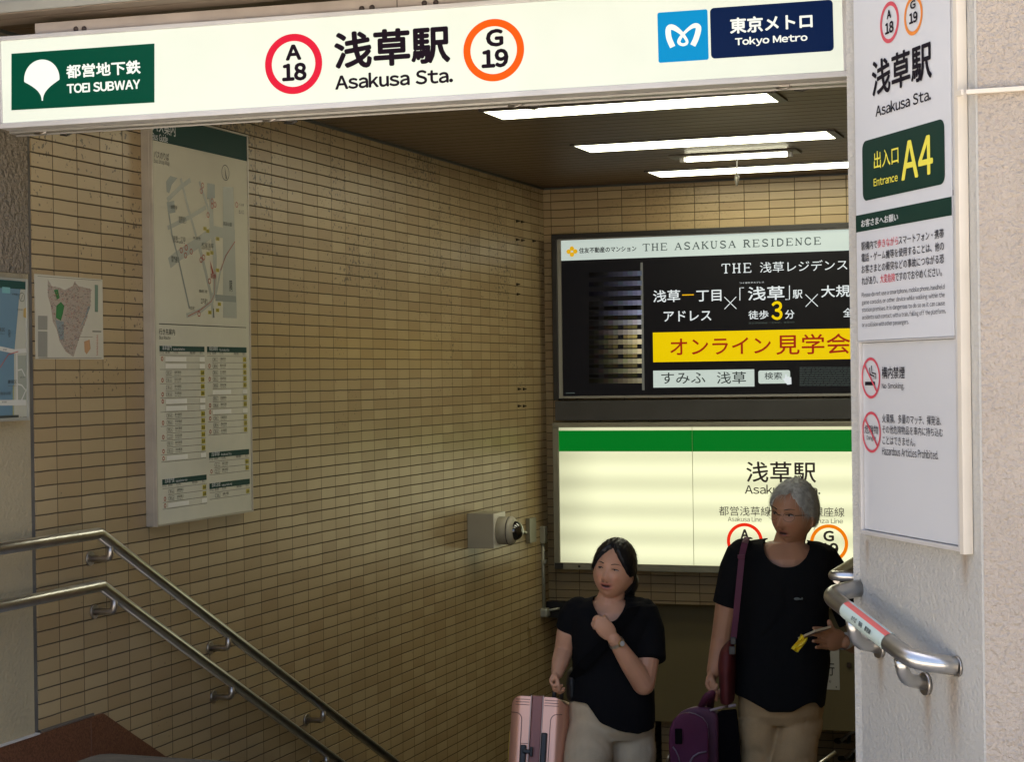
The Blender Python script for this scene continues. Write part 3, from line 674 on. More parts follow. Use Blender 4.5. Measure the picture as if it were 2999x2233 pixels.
bm = bmesh.new(); AB.box(bm, o0 + 0.005, rt + 0.05, bb, b2 - 0.004, -0.095, 0.012, 0.003); obj('lower_ledge', bm, mat('ledge_grey', (0.055, 0.055, 0.055), 0.5, var=0.2, vscale=5), t)
bm = bmesh.new(); AB.box(bm, o2 + 0.001, l - 0.001, bt - 0.014, tp + 0.02, -0.09, 0.006); AB.box(bm, l, rt, tp + 0.001, tp + 0.02, -0.09, 0.006); AB.box(bm, l, rt, bt - 0.014, bt - 0.001, -0.09, 0.006); obj('inner_frame', bm, mat('frame_grey', (0.30, 0.30, 0.27), 0.4, 0.4), t)
A_BLK = mat('lit_black', (0.008, 0.008, 0.009), 0.4, spec=0.10, emit=0.05, ecol=(0.008, 0.008, 0.012))
bm = bmesh.new(); AB.box(bm, l, rt, bt, tp, -0.09, 0.0); obj('face', bm, A_BLK, t)
A_WH = lit('ad_white', (205, 218, 210), 0.8); A_YE = lit('ad_yellow', (238, 205, 0), 0.85); A_TX = lit('ad_text', (225, 232, 235), 0.85); A_RD = lit('ad_red', (170, 35, 15), 0.7); A_GY = lit('ad_grey', (92, 104, 100), 0.5); A_GOLD = lit('ad_gold', (235, 180, 20), 0.8)
A_DK = lit('ad_dark', (48, 56, 54), 0.4)
def at_(pr, s, x0, y0, x1, y1, m, bold=0.0, lay=2):
    a = av(x0, y0); c = av(x1, y1); pr.text(s, a[0], a[1], c[0], c[1], m, bold, lay)
def ar(pr, x0, y0, x1, y1, m, lay=1, r=0): 
    a = av(x0, y0); c = av(x1, y1); pr.rrect(a[0], a[1], c[0], c[1], m, lay, r)
pr = Print(AB)
v_ = av(107, 383)[1]; pr.rect(l, v_, rt, tp, A_WH, 0)
c = av(176, 320)
for a in range(4):
    q = (c[0] + 0.021 * math.cos(a * math.pi / 2) , c[1] + 0.018 * math.sin(a * math.pi / 2)); pr.ring(q, 0, 0.014, A_GOLD, 1 + a * 0.3, 20)
pr.ring(c, 0, 0.006, A_WH, 3, 14)
at_(pr, '住友不動産のマンション', 226, 332, 616, 280, INK, 0.02)
# serif capitals drawn as strokes on a 1 x 1 box: (thin/thick, points)
SER = {'T': [(1, [(.5, 0), (.5, 1)]), (0, [(.05, 1), (.95, 1)]), (0, [(.3, 0), (.7, 0)]), (0, [(.05, 1), (.05, .78)]), (0, [(.95, 1), (.95, .78)])],
       'H': [(1, [(.2, 0), (.2, 1)]), (1, [(.8, 0), (.8, 1)]), (0, [(.2, .5), (.8, .5)]), (0, [(.02, 0), (.38, 0)]), (0, [(.62, 0), (.98, 0)]), (0, [(.02, 1), (.38, 1)]), (0, [(.62, 1), (.98, 1)])],
       'E': [(1, [(.22, 0), (.22, 1)]), (0, [(.05, 1), (.88, 1)]), (0, [(.22, .52), (.7, .52)]), (0, [(.05, 0), (.92, 0)]), (0, [(.88, 1), (.88, .8)]), (0, [(.92, 0), (.92, .22)]), (0, [(.7, .42), (.7, .62)])],
       'A': [(0, [(.1, 0), (.5, 1)]), (1, [(.5, 1), (.88, 0)]), (0, [(.24, .36), (.72, .36)]), (0, [(-.02, 0), (.24, 0)]), (0, [(.72, 0), (1.02, 0)])],
       'S': [(1, [(.84, .8), (.74, .95), (.5, 1), (.24, .93), (.18, .74), (.32, .58), (.66, .44), (.84, .28), (.78, .08), (.5, 0), (.26, .04), (.14, .2)])],
       'K': [(1, [(.2, 0), (.2, 1)]), (0, [(.2, .42), (.82, 1)]), (1, [(.4, .6), (.86, 0)]), (0, [(.02, 0), (.38, 0)]), (0, [(.66, 0), (1, 0)]), (0, [(.02, 1), (.38, 1)]), (0, [(.66, 1), (.96, 1)])],
       'U': [(1, [(.2, 1), (.2, .3), (.3, .06), (.5, 0)]), (0, [(.5, 0), (.72, .06), (.8, .3), (.8, 1)]), (0, [(.02, 1), (.38, 1)]), (0, [(.64, 1), (.96, 1)])],
       'R': [(1, [(.2, 0), (.2, 1)]), (1, [(.2, 1), (.62, .98), (.8, .76), (.62, .52), (.2, .5)]), (1, [(.5, .5), (.88, 0)]), (0, [(.02, 0), (.38, 0)]), (0, [(.74, 0), (1, 0)]), (0, [(.02, 1), (.3, 1)])],
       'I': [(1, [(.5, 0), (.5, 1)]), (0, [(.3, 0), (.7, 0)]), (0, [(.3, 1), (.7, 1)])],
       'D': [(1, [(.18, 0), (.18, 1)]), (1, [(.1, 1), (.55, .98), (.86, .74), (.86, .28), (.55, .02), (.1, 0)])],
       'N': [(0, [(.18, 0), (.18, 1)]), (1, [(.14, 1), (.84, 0)]), (0, [(.84, 0), (.84, 1)]), (0, [(.02, 0), (.34, 0)]), (0, [(.68, 1), (1, 1)])],
       'C': [(1, [(.88, .78), (.74, .94), (.5, 1), (.24, .88), (.12, .5), (.24, .12), (.5, 0), (.76, .06), (.9, .24)])]}
def serif(pr, s, x0, y0, x1, y1, m, wk, lay=2):
    a = av(x0, y0); c = av(x1, y1); ww = [0.55 if ch in ' I' else 1.0 for ch in s]; gap = 0.22
    tot = sum(ww) + gap * (len(s) - 1); k = (c[0] - a[0]) / tot; u = a[0]; hh = c[1] - a[1]
    for ch, w in zip(s, ww):
        for kind, pts in SER.get(ch, []):
            off = (w - 1) * 0.5 if ch == 'I' else 0
            pr.line([(u + (p_[0] + off) * k * 1.0, a[1] + p_[1] * hh) for p_ in pts], wk * (1.0 if kind else 0.55), m, lay)
        u += (w + gap) * k
serif(pr, 'THE ASAKUSA RESIDENCE', 660, 316, 1880, 222, A_GY, 0.0075)
serif(pr, 'THE', 1200, 468, 1405, 400, A_TX, 0.008)
at_(pr, '浅草レジデンス', 1462, 466, 2060, 372, A_TX, 0.0)
at_(pr, '浅草', 733, 668, 915, 582, A_TX, 0.012); at_(pr, '丁目', 1028, 662, 1197, 582, A_TX, 0.012)
ar(pr, 930, 622, 1010, 612, A_GOLD, 2)
at_(pr, 'アドレス', 805, 800, 1128, 722, A_TX, 0.012)
for x, y in ((1260, 672), (1816, 655)):
    c = av(x, y); d = 0.036
    pr.line([(c[0] - d, c[1] - d), (c[0] + d, c[1] + d)], 0.0045, A_TX, 2); pr.line([(c[0] - d, c[1] + d), (c[0] + d, c[1] - d)], 0.0045, A_TX, 2.4)
for (pts) in ([(1325, 655), (1325, 568), (1352, 568)], [(1664, 552), (1664, 648), (1636, 648)]): pr.line([av(*q) for q in pts], 0.005, A_TX, 2)
at_(pr, '浅草', 1382, 655, 1628, 556, A_TX, 0.014); at_(pr, 'つくばエクスプレス', 1322, 541, 1490, 524, A_TX, 0.0)
at_(pr, '駅', 1687, 642, 1752, 582, A_TX, 0.01); at_(pr, '大規模', 1882, 634, 2180, 545, A_TX, 0.012); at_(pr, '全', 2032, 768, 2095, 706, A_TX, 0.012)
at_(pr, '徒歩', 1384, 784, 1520, 722, A_TX, 0.012); at_(pr, '3', 1545, 786, 1612, 662, A_YE, 0.022); at_(pr, '分', 1635, 780, 1697, 720, A_TX, 0.012)
at_(pr, '東武伊勢崎線「浅草駅」徒歩4分', 1384, 818, 1700, 797, A_GY, 0.0)
a = av(732, 1078); c = av(732, 875); pr.rect(a[0], a[1], rt - 0.03, c[1], A_YE, 1)
at_(pr, 'オンライン', 850, 1030, 1535, 905, A_RD, 0.010, 2); at_(pr, '見学会', 1575, 1026, 2078, 880, A_RD, 0.010, 2)
ar(pr, 733, 1252, 1423, 1126, A_WH, 1); at_(pr, 'すみふ', 788, 1226, 1088, 1146, A_DK, 0.004); at_(pr, '浅草', 1168, 1226, 1366, 1142, A_DK, 0.004)
ar(pr, 1452, 1225, 1668, 1132, A_WH, 1, 0.012); at_(pr, '検索', 1494, 1196, 1612, 1146, A_DK, 0.006)
hx = [(1620, 1190), (1634, 1186), (1636, 1162), (1644, 1160), (1648, 1180), (1656, 1172), (1664, 1182), (1676, 1180), (1678, 1228), (1650, 1232), (1630, 1210)]
pr.poly([av(*q) for q in hx], A_TX, 3)
random.seed(3)
for k in range(11):
    y = 1112 + k * 12.2; x = 1733
    while x < 2200:
        w = random.uniform(12, 44); ar(pr, x, y + 5, min(x + w, 2200), y, A_GY, 2); x += w + random.uniform(3, 7)
ar(pr, 135, 1292, 196, 1286, A_GY, 2)
pr.build('printed_lettering', t)
# photograph of a tower block at night on the poster
pr = Print(AB)
cols = {}
def tone(r, g, b):
    k = 'tower_%d_%d_%d' % (r // 8, g // 8, b // 8); return lit(k, (r // 8 * 8, g // 8 * 8, b // 8 * 8), 0.7)
for k in range(12):
    y = 452 + k * 66.8; x1 = 655
    w = 1.0 if k < 6 else 1.0
    warm = min(1, max(0, (k - 4) / 3)); br = math.exp(-((k - 6.6) / 4.2) ** 2)
    for j in range(12):
        xa = 260 + j * 33; f = ((j + 1) / 12) ** 1.5; L = 110 + 120 * br; L *= f
        if L < 8: continue
        dy = (655 - xa) * 0.035
        col = (int(L * (0.78 + 0.22 * warm)), int(L * (0.80 + 0.14 * warm)), int(L * (0.95 - 0.2 * warm)))
        vr = av(655, y)[1]; pv_ = av(655, y)[1] - av(655, y + 1)[1]; ua_, ub_ = av(xa, y)[0], av(xa + 32.6, y)[0]
        pr.rect(ua_, vr - 26 * pv_, ub_, vr, tone(*col), 1); pr.rect(ua_, vr - 33 * pv_, ub_, vr - 28 * pv_, tone(*[int(c * 1.2) for c in col]), 1)
        if j % 4 != 3 and k >= 4:
            L2 = 230 * br * f * (0.75 + 0.15 * random.random()) * warm
            pr.rect(ua_ + (0.004 if j % 4 == 0 else 0.0), vr + 8 * pv_, ub_, vr + 30 * pv_, tone(int(L2), int(L2 * 0.9), int(L2 * 0.55)), 1)
ar(pr, 656, 1270, 661, 395, tone(110, 108, 100), 1)
pr.build('tower_picture', t)

# ------------------------------------------------------------------ station name light box below it
GB = Board(onY(1642, 1648, YF - 0.14), (1, 0, 0), (0, -1, 0))
t = thing('station_name_board', 'cream backlit station name board with a green stripe, lower board on the end wall', 'station sign', tuple(GB.p(1.0, 0, -0.13)))
l = 0.0; rt = 2.3; bt = GB.uv(1642, 1648)[1]; tp = GB.uv(1642, 1253)[1]
F_LOW = face_mat('lit_face_cream', (0.92, 0.93, 0.60), 1.15)
nt = F_LOW.node_tree; p = nt.nodes['Principled BSDF']
tc = node(nt, 'ShaderNodeTexCoord'); sx = node(nt, 'ShaderNodeSeparateXYZ'); nt.links.new(tc.outputs['Object'], sx.inputs[0])
w = math_(nt, 'COSINE', math_(nt, 'MULTIPLY', math_(nt, 'SUBTRACT', sx.outputs['Z'], float(GB.p(0, bt + 0.075)[2])), 2 * math.pi / 0.165))
ed = node(nt, 'ShaderNodeMapRange', interpolation_type='SMOOTHSTEP'); nt.links.new(sx.outputs['X'], ed.inputs[0]); x00 = float(GB.p(0, 0)[0]); ed.inputs[1].default_value = x00 - 0.05; ed.inputs[2].default_value = x00 + 0.30; ed.inputs[3].default_value = 0.66; ed.inputs[4].default_value = 1.0
nt.links.new(math_(nt, 'MULTIPLY', math_(nt, 'MULTIPLY', ed.outputs[0], math_(nt, 'ADD', 0.92, math_(nt, 'MULTIPLY', w, 0.12))), KE), p.inputs['Emission Strength'])
oL = GB.uv(1622, 1450)[0]; oT = GB.uv(1622, 1239)[1]; oB = GB.uv(1630, 1668)[1]
bm = bmesh.new(); GB.box(bm, oL, rt + 0.03, tp + 0.0005, oT, -0.138, 0.012, 0.003); GB.box(bm, oL, rt + 0.03, oB, bt - 0.0005, -0.138, 0.012, 0.003); GB.box(bm, oL, l - 0.0005, bt, tp, -0.138, 0.0115, 0.002)
obj('frame', bm, mat('frame_olive_grey', (0.27, 0.26, 0.20), 0.45, 0.3, var=0.1), t)
bm = bmesh.new(); GB.box(bm, l, rt, bt, tp, -0.13, 0.0); obj('face', bm, F_LOW, t)
q = GB.uv(1655, 1655); bm = bmesh.new(); GB.box(bm, oL + 0.006, oL + 0.058, oB + 0.004, oB + 0.040, 0.0125, 0.020, 0.002); obj('lock_plate', bm, DARK, t)
q = GB.uv(1698, 1662); bm = bmesh.new(); ellipsoid(bm, GB.p(q[0], (bt + oB) / 2, 0.012), (0.008, 0.004, 0.008)); obj('screw', bm, DARK, t)
GRN = lit('stripe_green', (0, 115, 32), 0.9)
pr = Print(GB)
g0 = GB.uv(1642, 1323)[1]; g1 = GB.uv(1642, 1262)[1]; pr.rect(l, g0, rt, g1, GRN, 0); pr.build('green_stripe', t)
pr = Print(GB); sx0 = GB.uv(2029, 1400)[0]; pr.rect(sx0 - 0.0015, bt, sx0 + 0.0015, tp, mat('seam_olive', (0.25, 0.24, 0.12), 0.6), 1); pr.build('seam', t)
pr = Print(GB)
K = mat('ink_brown_black', (0.035, 0.018, 0.02), 0.5)
pr.ptext('浅草駅', 2187, 1413, 2389, 1354, K, 0.012); pr.ptext('Asakusa Sta.', 2182, 1447, 2402, 1422, K, 0.01); pr.build('station_name', t); pr = Print(GB)
pr.ptext('都営浅草線', 2106, 1511, 2257, 1485, K, 0.0); pr.ptext('Asakusa Line', 2132, 1528, 2231, 1515, K, 0.0); pr.build('line_name', t); pr = Print(GB)
pr.ptext('銀座線', 2381, 1514, 2473, 1487, K, 0.0); pr.ptext('Ginza Line', 2378, 1533, 2469, 1520, K, 0.0); pr.build('line_name', t); pr = Print(GB)
pr.ptext('A', 2170.5, 1578, 2192, 1553, K, 0.042); pr.ptext('18', 2158, 1622, 2204, 1590, K, 0.042); pr.build('line_number', t); pr = Print(GB)
pr.ptext('G', 2413, 1585, 2441, 1557, K, 0.042); pr.ptext('19', 2406, 1623, 2454, 1593, K, 0.042); pr.build('line_number', t)
WF = lit('disc_white', (250, 252, 225), 0.95)
pr = Print(GB); rings(pr, GB, (2181.5, 1586.5), 1533, 0.82, lit('ring_red', (236, 45, 20), 0.95), fill=None); pr.build('line_ring', t)
pr = Print(GB); rings(pr, GB, (2428, 1593), 1537, 0.82, lit('ring_orange', (240, 125, 0), 0.95), fill=None); pr.build('line_ring', t)

# ------------------------------------------------------------------ name panel on the pillar
PB = Board((*C0, H), -SD @ np.eye(2, 3) if False else (-SD[0], -SD[1], 0.0), (SN[0], SN[1], 0.0)).shift(0.020)
t = thing('name_panel', 'tall white station name panel with the dark green entrance plate, mounted on the pillar', 'sign', tuple(PB.p(-0.3, 0, -0.03)))
uL = PB.uv(2511, 900)[0]; uR = PB.uv(2792, 900)[0]; vB = PB.uv(2650, 1580)[1]; vM = PB.uv(2650, 992)[1]; vT = 1.35
P_W = mat('panel_white', (0.60, 0.61, 0.625), 0.4, var=0.05, vscale=2.5); P_W2 = mat('panel_white_lower', (0.58, 0.585, 0.59), 0.30, var=0.04, vscale=2)
bm = bmesh.new(); PB.box(bm, uL, uR, vM, vT, -0.0185, 0.0, 0.001); obj('upper_plate', bm, P_W, t)
bm = bmesh.new(); PB.box(bm, uL + 0.012, uR - 0.001, vB + 0.006, vM - 0.006, -0.0185, -0.006, 0.001); obj('notice_plate', bm, P_W2, t)
bm = bmesh.new()
PB.box(bm, uL, uL + 0.010, vB, vM - 0.002, -0.0185, 0.002, 0.001); PB.box(bm, uL, uR + 0.03, vB - 0.006, vB + 0.004, -0.0185, 0.002, 0.001); PB.box(bm, uL, uR, vM - 0.005, vM - 0.001, -0.0185, 0.0025, 0.0005)
uG = PB.uv(2806, 900)[0]; uT0 = PB.uv(2808, 900)[0]; uT1 = PB.uv(2819, 900)[0]
PB.box(bm, uR + 0.012, uG, vB - 0.006, vT, -0.0185, 0.003, 0.001); PB.box(bm, uR + 0.001, uR + 0.011, vB, vT, -0.0185, -0.010)
obj('frame', bm, ALU_L, t)
bm = bmesh.new(); PB.box(bm, uT0, uT1, vB - 0.010, vT, -0.0185, 0.005, 0.001); obj('edge_trim', bm, CREAM, t)
for (x, y) in ((2796, 150), (2796, 563)):
    q = PB.uv(x, y); bm = bmesh.new(); PB.box(bm, q[0] - 0.007, q[0] + 0.007, q[1] - 0.006, q[1] + 0.006, -0.010, 0.001, 0.001); obj('clip', bm, mat('clip_dark', (0.02, 0.02, 0.04), 0.4), t)
I_K = mat('ink_charcoal', (0.012, 0.009, 0.014), 0.6, spec=0.08); I_R = mat('ink_rose', (0.58, 0.06, 0.09), 0.45); I_O = mat('ink_amber', (0.72, 0.22, 0.02), 0.45); I_G = mat('ink_deep_green', (0.009, 0.034, 0.024), 0.5, spec=0.15); I_Y = mat('ink_yellow', (0.80, 0.72, 0.08), 0.4)
pr = Print(PB, 0.001)
def pq(x, y): return (2480 + x / 4.13, y / 4.13)
def pt(pr, s, a, b, m, bold=0.0, lay=1): pr.ptext(s, a[0], a[1], b[0], b[1], m, bold, lay)
rings(pr, PB, pq(519, 268), pq(519, 17)[1], 0.80, I_R); pr.build('line_ring', t); pr = Print(PB, 0.001); rings(pr, PB, pq(808, 185), pq(808, -55)[1], 0.80, I_O)
pr.build('line_ring', t)
pr = Print(PB, 0.001)
a = PB.uv(*pq(492, 230)); b = PB.uv(*pq(540, 108)); pt(pr, 'A', pq(494, 228), pq(540, 112), I_K, 0.042); pt(pr, '18', pq(474, 415), pq(568, 248), I_K, 0.042)
pt(pr, 'G', pq(777, 112), pq(836, -6), I_K, 0.042); pt(pr, '19', pq(766, 290), pq(858, 130), I_K, 0.042)
pt(pr, '浅草駅', pq(318, 1170), pq(1026, 486), I_K, 0.022); pr.build('station_name', t); pr = Print(PB, 0.001); pt(pr, 'Asakusa Sta.', pq(357, 1414), pq(1022, 1060), I_K, 0.014)
def r3(x, y): return (1999 + x / 2.203, y / 2.203)
def r6(x, y): return (1999 + x / 2.203, 750 + y / 2.203)
pr.build('station_name', t)
pr = Print(PB, 0.001)
a = PB.uv(*r3(1166, 1300)); c = PB.uv(*r3(1690, 762)); pr.rrect(a[0], a[1], c[0], c[1], I_G, 0, 0.02)
pt(pr, '出入口', r3(1240, 1092), r3(1396, 938), I_Y, 0.008); pt(pr, 'Entrance', r3(1238, 1203), r3(1392, 1118), I_Y, 0.012); pt(pr, 'A4', r3(1420, 1160), r3(1615, 870), I_Y, 0.02)
pr.build('entrance_plate', t)
pr = Print(PB, 0.001)
a = PB.uv(*r3(1128, 1500)); c = PB.uv(*r3(1738, 1268)); pr.rect(uL, a[1], uR, c[1], I_G, 0)
W_ = mat('ink_white', (0.62, 0.63, 0.62), 0.4)
pt(pr, 'お客さまへお願い', r3(1158, 1468), r3(1394, 1374), W_, 0.02)
L1 = PB.uv(*r3(1158, 1620)); Rr = PB.uv(*r3(1690, 1476))[0]
def para(pr, segs, u0, u1, v0, v1, bold, mats):
    """one line of text made of coloured segments, set solid between u0 and u1"""
    n = sum(len(s) for s, _ in segs); k = (u1 - u0) / n; u = u0
    for s, mi in segs:
        w = k * len(s); e0 = 0.0; e1 = 0.0
        if s[-1] in '、。': e1 = k * 0.55
        if s[0] in '・': e0 = k * 0.35
        pr.text(s, u + k * 0.04 + e0, v0, u + w - k * 0.04 - e1, v1, mats[mi], bold, 1); u += w
rows = [([('駅構内で', 0), ('歩きながら', 1), ('スマートフォン・携帯', 0)], 1618, 1478), ([('電話・ゲーム機等を使用することは、他の', 0)], None, None), ([('お客さまとの衝突などの事故につながる恐', 0)], None, None), ([('れがあり、', 0), ('大変危険', 1), ('ですのでおやめください。', 0)], None, None)]
vb0 = PB.uv(*r3(1158, 1618))[1]; vb3 = PB.uv(*r6(1158, 190))[1]; hh = PB.uv(*r3(1690, 1480))[1] - PB.uv(*r3(1690, 1540))[1]
ua = PB.uv(*r3(1156, 1600))[0]; ub = PB.uv(*r3(1690, 1500))[0]
for i, (segs, _, _) in enumerate(rows): para(pr, segs, ua, ub, vb0 + (vb3 - vb0) * i / 3, vb0 + (vb3 - vb0) * i / 3 + hh, 0.006, (I_K, I_R))
eng = ['Please do not use a smartphone, mobile phone, handheld', 'game console, or other device while walking within the', 'station premises. It is dangerous to do so as it can cause', 'accidents such contact with a train, falling off the platform,', 'or a collision with other passengers.']
e0 = PB.uv(*r6(1158, 275))[1]; e4 = PB.uv(*r6(1158, 468))[1]; eh = (e0 - e4) / 4 * 0.78
for i, s in enumerate(eng): pr.text(s, ua, e0 + (e4 - e0) * i / 4, ua + (ub - ua) * (1.0, 1.0, 1.0, 1.008, 0.585)[i], e0 + (e4 - e0) * i / 4 + eh, I_K, 0.0, 1)
pr.build('notice_text', t)
NB = PB.shift(-0.006); pr = Print(NB, 0.001)
for (cx, cy, ty) in ((1218, 788, 655), (1222, 1138, 1005)):
    c, r = rings(pr, NB, r6(cx, cy), r6(cx, ty)[1], 0.87, I_R, lay=1); d = r * 0.64
    pr.line([(c[0] - d, c[1] + d), (c[0] + d, c[1] - d)], r * 0.12, I_R, 2)
    if cy < 900:
        pr.rect(c[0] - r * 0.62, c[1] - r * 0.36, c[0] + r * 0.45, c[1] - r * 0.18, I_K, 1.4)
        pr.line([(c[0] + r * .55, c[1] - r * .05), (c[0] + r * .55, c[1] + r * .2), (c[0] + r * .15, c[1] + r * .25), (c[0] + r * .1, c[1] + r * .6)], r * 0.07, I_K, 1.4)
        pr.line([(c[0] + r * .38, c[1] - r * .05), (c[0] + r * .38, c[1] + r * .08), (c[0] - r * .05, c[1] + r * .18), (c[0] - r * .1, c[1] + r * .5)], r * 0.07, I_K, 1.5)
    else:
        pr.text('危険物', c[0] - r * .72, c[1] - r * .08, c[0] + r * .72, c[1] + r * .34, I_K, 0.0, 1.4); pr.text('Danger', c[0] - r * .5, c[1] - r * .45, c[0] + r * .5, c[1] - r * .18, I_K, 0, 1.4)
def nt_(s, a, b, bold=0.0): pr.ptext(s, *r6(*a), *r6(*b), I_K, bold)
nt_('構内禁煙', (1290, 792), (1436, 714), 0.006); nt_('No Smoking.', (1290, 866), (1434, 820))
nt_('火薬類、多量のマッチ、揮発油、', (1292, 1078), (1672, 1034)); nt_('その他危険物品を車内に持ち込む', (1292, 1146), (1683, 1112)); nt_('ことはできません。', (1294, 1216), (1505, 1176)); nt_('Hazardous Articles Prohibited.', (1292, 1284), (1652, 1258))
pr.build('prohibition_notices', t)
# cable trunking on the wall right of the panel
bm = bmesh.new(); q0 = onY(2826, 268, 3.985); zc = q0[2]; box(bm, (q0[0] + 0.002, 3.985, zc - 0.0055), (3.3, 3.9995, zc + 0.0045), 0.001)
ct = obj('cable_trunking', bm, CREAM); setp(ct, 'thin pale cable trunking running across the warm stucco wall', 'cable trunking')
bm = bmesh.new(); PB.box(bm, PB.uv(2812, 272)[0], PB.uv(2830, 272)[0], zc - H - 0.007, zc - H + 0.006, 0.0055, 0.012, 0.001); obj('end_cap', bm, CREAM, ct)

# ------------------------------------------------------------------ bus guide board on the left wall
XB = WX + 0.045
BB = Board((XB, onX(449, 900, XB)[1], H), (0, 1, 0), (1, 0, 0))
t = thing('bus_guide_board', 'tall pale bus guide board with street map and route tables on the tiles', 'notice board', tuple(BB.p(0.4, 0, -0.045)))
u1 = BB.uv(732, 900)[0]; vb = BB.uv(458, 1545)[1]; vt = BB.uv(722, 395)[1]
BP = mat('board_paper', (0.62, 0.605, 0.47), 0.55, var=0.12, vscale=2.2, spec=0.2); GN = mat('board_green', (0.012, 0.052, 0.042), 0.55, spec=0.2); BK = mat('board_ink', (0.03, 0.035, 0.03), 0.5); GR = mat('map_grey', (0.37, 0.39, 0.33), 0.4); GR2 = mat('map_grey_dark', (0.25, 0.28, 0.25), 0.4); BR = mat('map_red', (0.38, 0.06, 0.035), 0.4); BY = mat('board_yellow', (0.48, 0.40, 0.03), 0.4); PALE = mat('patch_paper', (0.72, 0.71, 0.62), 0.4)
bm = bmesh.new(); BB.box(bm, 0.0, u1, vb, vt, -0.044, -0.0105, 0.001)
for (a, b, c, d) in ((0, 0.008, vb, vt), (u1 - 0.008, u1, vb, vt)): BB.box(bm, a, b, c, d, -0.010, 0.004, 0.001)
BB.box(bm, 0.0085, u1 - 0.0085, vb, vb + 0.007, -0.010, 0.0038, 0.001); BB.box(bm, 0.0085, u1 - 0.0085, vt - 0.007, vt, -0.010, 0.0038, 0.001)
obj('case', bm, mat('case_grey', (0.42, 0.38, 0.31), 0.4, 0.5, var=0.15), t)
bm = bmesh.new(); BB.box(bm, 0.009, u1 - 0.009, vb + 0.0075, vt - 0.0075, -0.010, 0.0); obj('poster', bm, BP, t)
pr = Print(BB, 0.0006)
def c2(x, y): return (430 + x / 3.304, 450 + y / 3.304)         # map crop
def c3(x, y): return (450 + x / 2.9496, 980 + y / 2.9496)       # table crop
gb = BB.uv(575, 439)[1]; pr.rect(0.0095, gb, u1 - 0.0095, vt - 0.008, GN, 0)
def bt_(s, x0, y0, x1, y1, m, f, bold=0.0, lay=1):
    a = f(x0, y0); c = f(x1, y1); pr.ptext(s, *a, *c, m, bold, lay)
def r1(x, y): return (x / 2.203, y / 2.203)
a = BB.uv(*r1(982, 868)); c = BB.uv(*r1(1112, 820)); pr.text('バス案内', a[0], a[1] + 0.012, c[0] + 0.02, a[1] + 0.065, W_, 0.01); bt_('Bus Guide', 980, 898, 1080, 875, W_, r1, 0.01)
bt_('バスのりば', 66, 40, 210, 0, BK, c2, 0.006); bt_('Bus Stop Map', 66, 96, 216, 76, BK, c2)
def pw(pts, w, m, lay=0.5): pr.line([BB.uv(*c2(*q)) for q in pts], w * 0.85, m, lay)
pw([(195, 450), (330, 320), (420, 255)], 0.022, GR); pw([(200, 720), (420, 610), (570, 520)], 0.020, GR, 0.6); pw([(215, 1060), (300, 990), (500, 860), (640, 750), (850, 790)], 0.050, GR, 0.7)
pw([(325, 240), (400, 540), (475, 800)], 0.018, GR, 0.8); pw([(195, 470), (240, 780), (300, 1010), (410, 1500)], 0.012, GR2, 0.9); pw([(505, 270), (600, 560), (640, 740)], 0.018, GR, 1.0); pw([(615, 290), (625, 700), (655, 1000), (655, 1350), (620, 1420)], 0.036, GR, 1.1)
pw([(500, 880), (560, 1120), (620, 1380), (640, 1590)], 0.024, GR, 1.2); pw([(380, 1570), (520, 1520), (640, 1420)], 0.022, GR, 1.3); pw([(660, 1400), (710, 1130), (790, 960)], 0.014, GR, 1.4)
pr.poly([BB.uv(*c2(*q)) for q in ((735, 320), (835, 325), (870, 1595), (735, 1590))], GR, 0.4); pw([(660, 1395), (860, 1410)], 0.03, GR2, 1.5)
pr.poly([BB.uv(*c2(*q)) for q in ((582, 285), (652, 298), (655, 430), (580, 440))], GR2, 1.6); pr.poly([BB.uv(*c2(*q)) for q in ((185, 270), (225, 215), (295, 235), (240, 300), (215, 385), (190, 370))], GR2, 0.4); pr.poly([BB.uv(*c2(*q)) for q in ((200, 470), (262, 455), (275, 570), (215, 580))], GR2, 0.4)
pw([(395, 1575), (520, 1510), (620, 1430), (652, 1360), (655, 1120)], 0.003, BR, 2); pw([(850, 850), (760, 990), (710, 1130)], 0.004, BR, 2); pr.poly([BB.uv(*c2(*q)) for q in ((605, 1030), (645, 1160), (628, 1165))], BR, 2.2); pw([(640, 1500), (645, 1590)], 0.006, BK, 2.2)
bt_('現在地', 612, 1210, 664, 1165, BR, c2, 0.01, 2.6)
for (x, y) in ((535, 308), (522, 362), (628, 460), (655, 495), (628, 508), (588, 594), (328, 936), (376, 910), (425, 948), (370, 985), (545, 1005), (520, 1030), (602, 1235), (500, 1552), (865, 495)):
    c = BB.uv(*c2(x, y)); pr.ring(c, 0.008, 0.0115, BR, 2.4, 20)
for (x, y) in ((558, 726), (585, 750), (682, 825), (588, 970), (625, 960), (680, 1130), (697, 1458), (605, 1538), (680, 1517)):
    c = BB.uv(*c2(x, y)); pr.rect(c[0] - 0.013, c[1] - 0.007, c[0] + 0.013, c[1] + 0.007, BY, 2.4); pr.text('A1', c[0] - 0.008, c[1] - 0.005, c[0] + 0.008, c[1] + 0.005, BK, 0, 2.9)
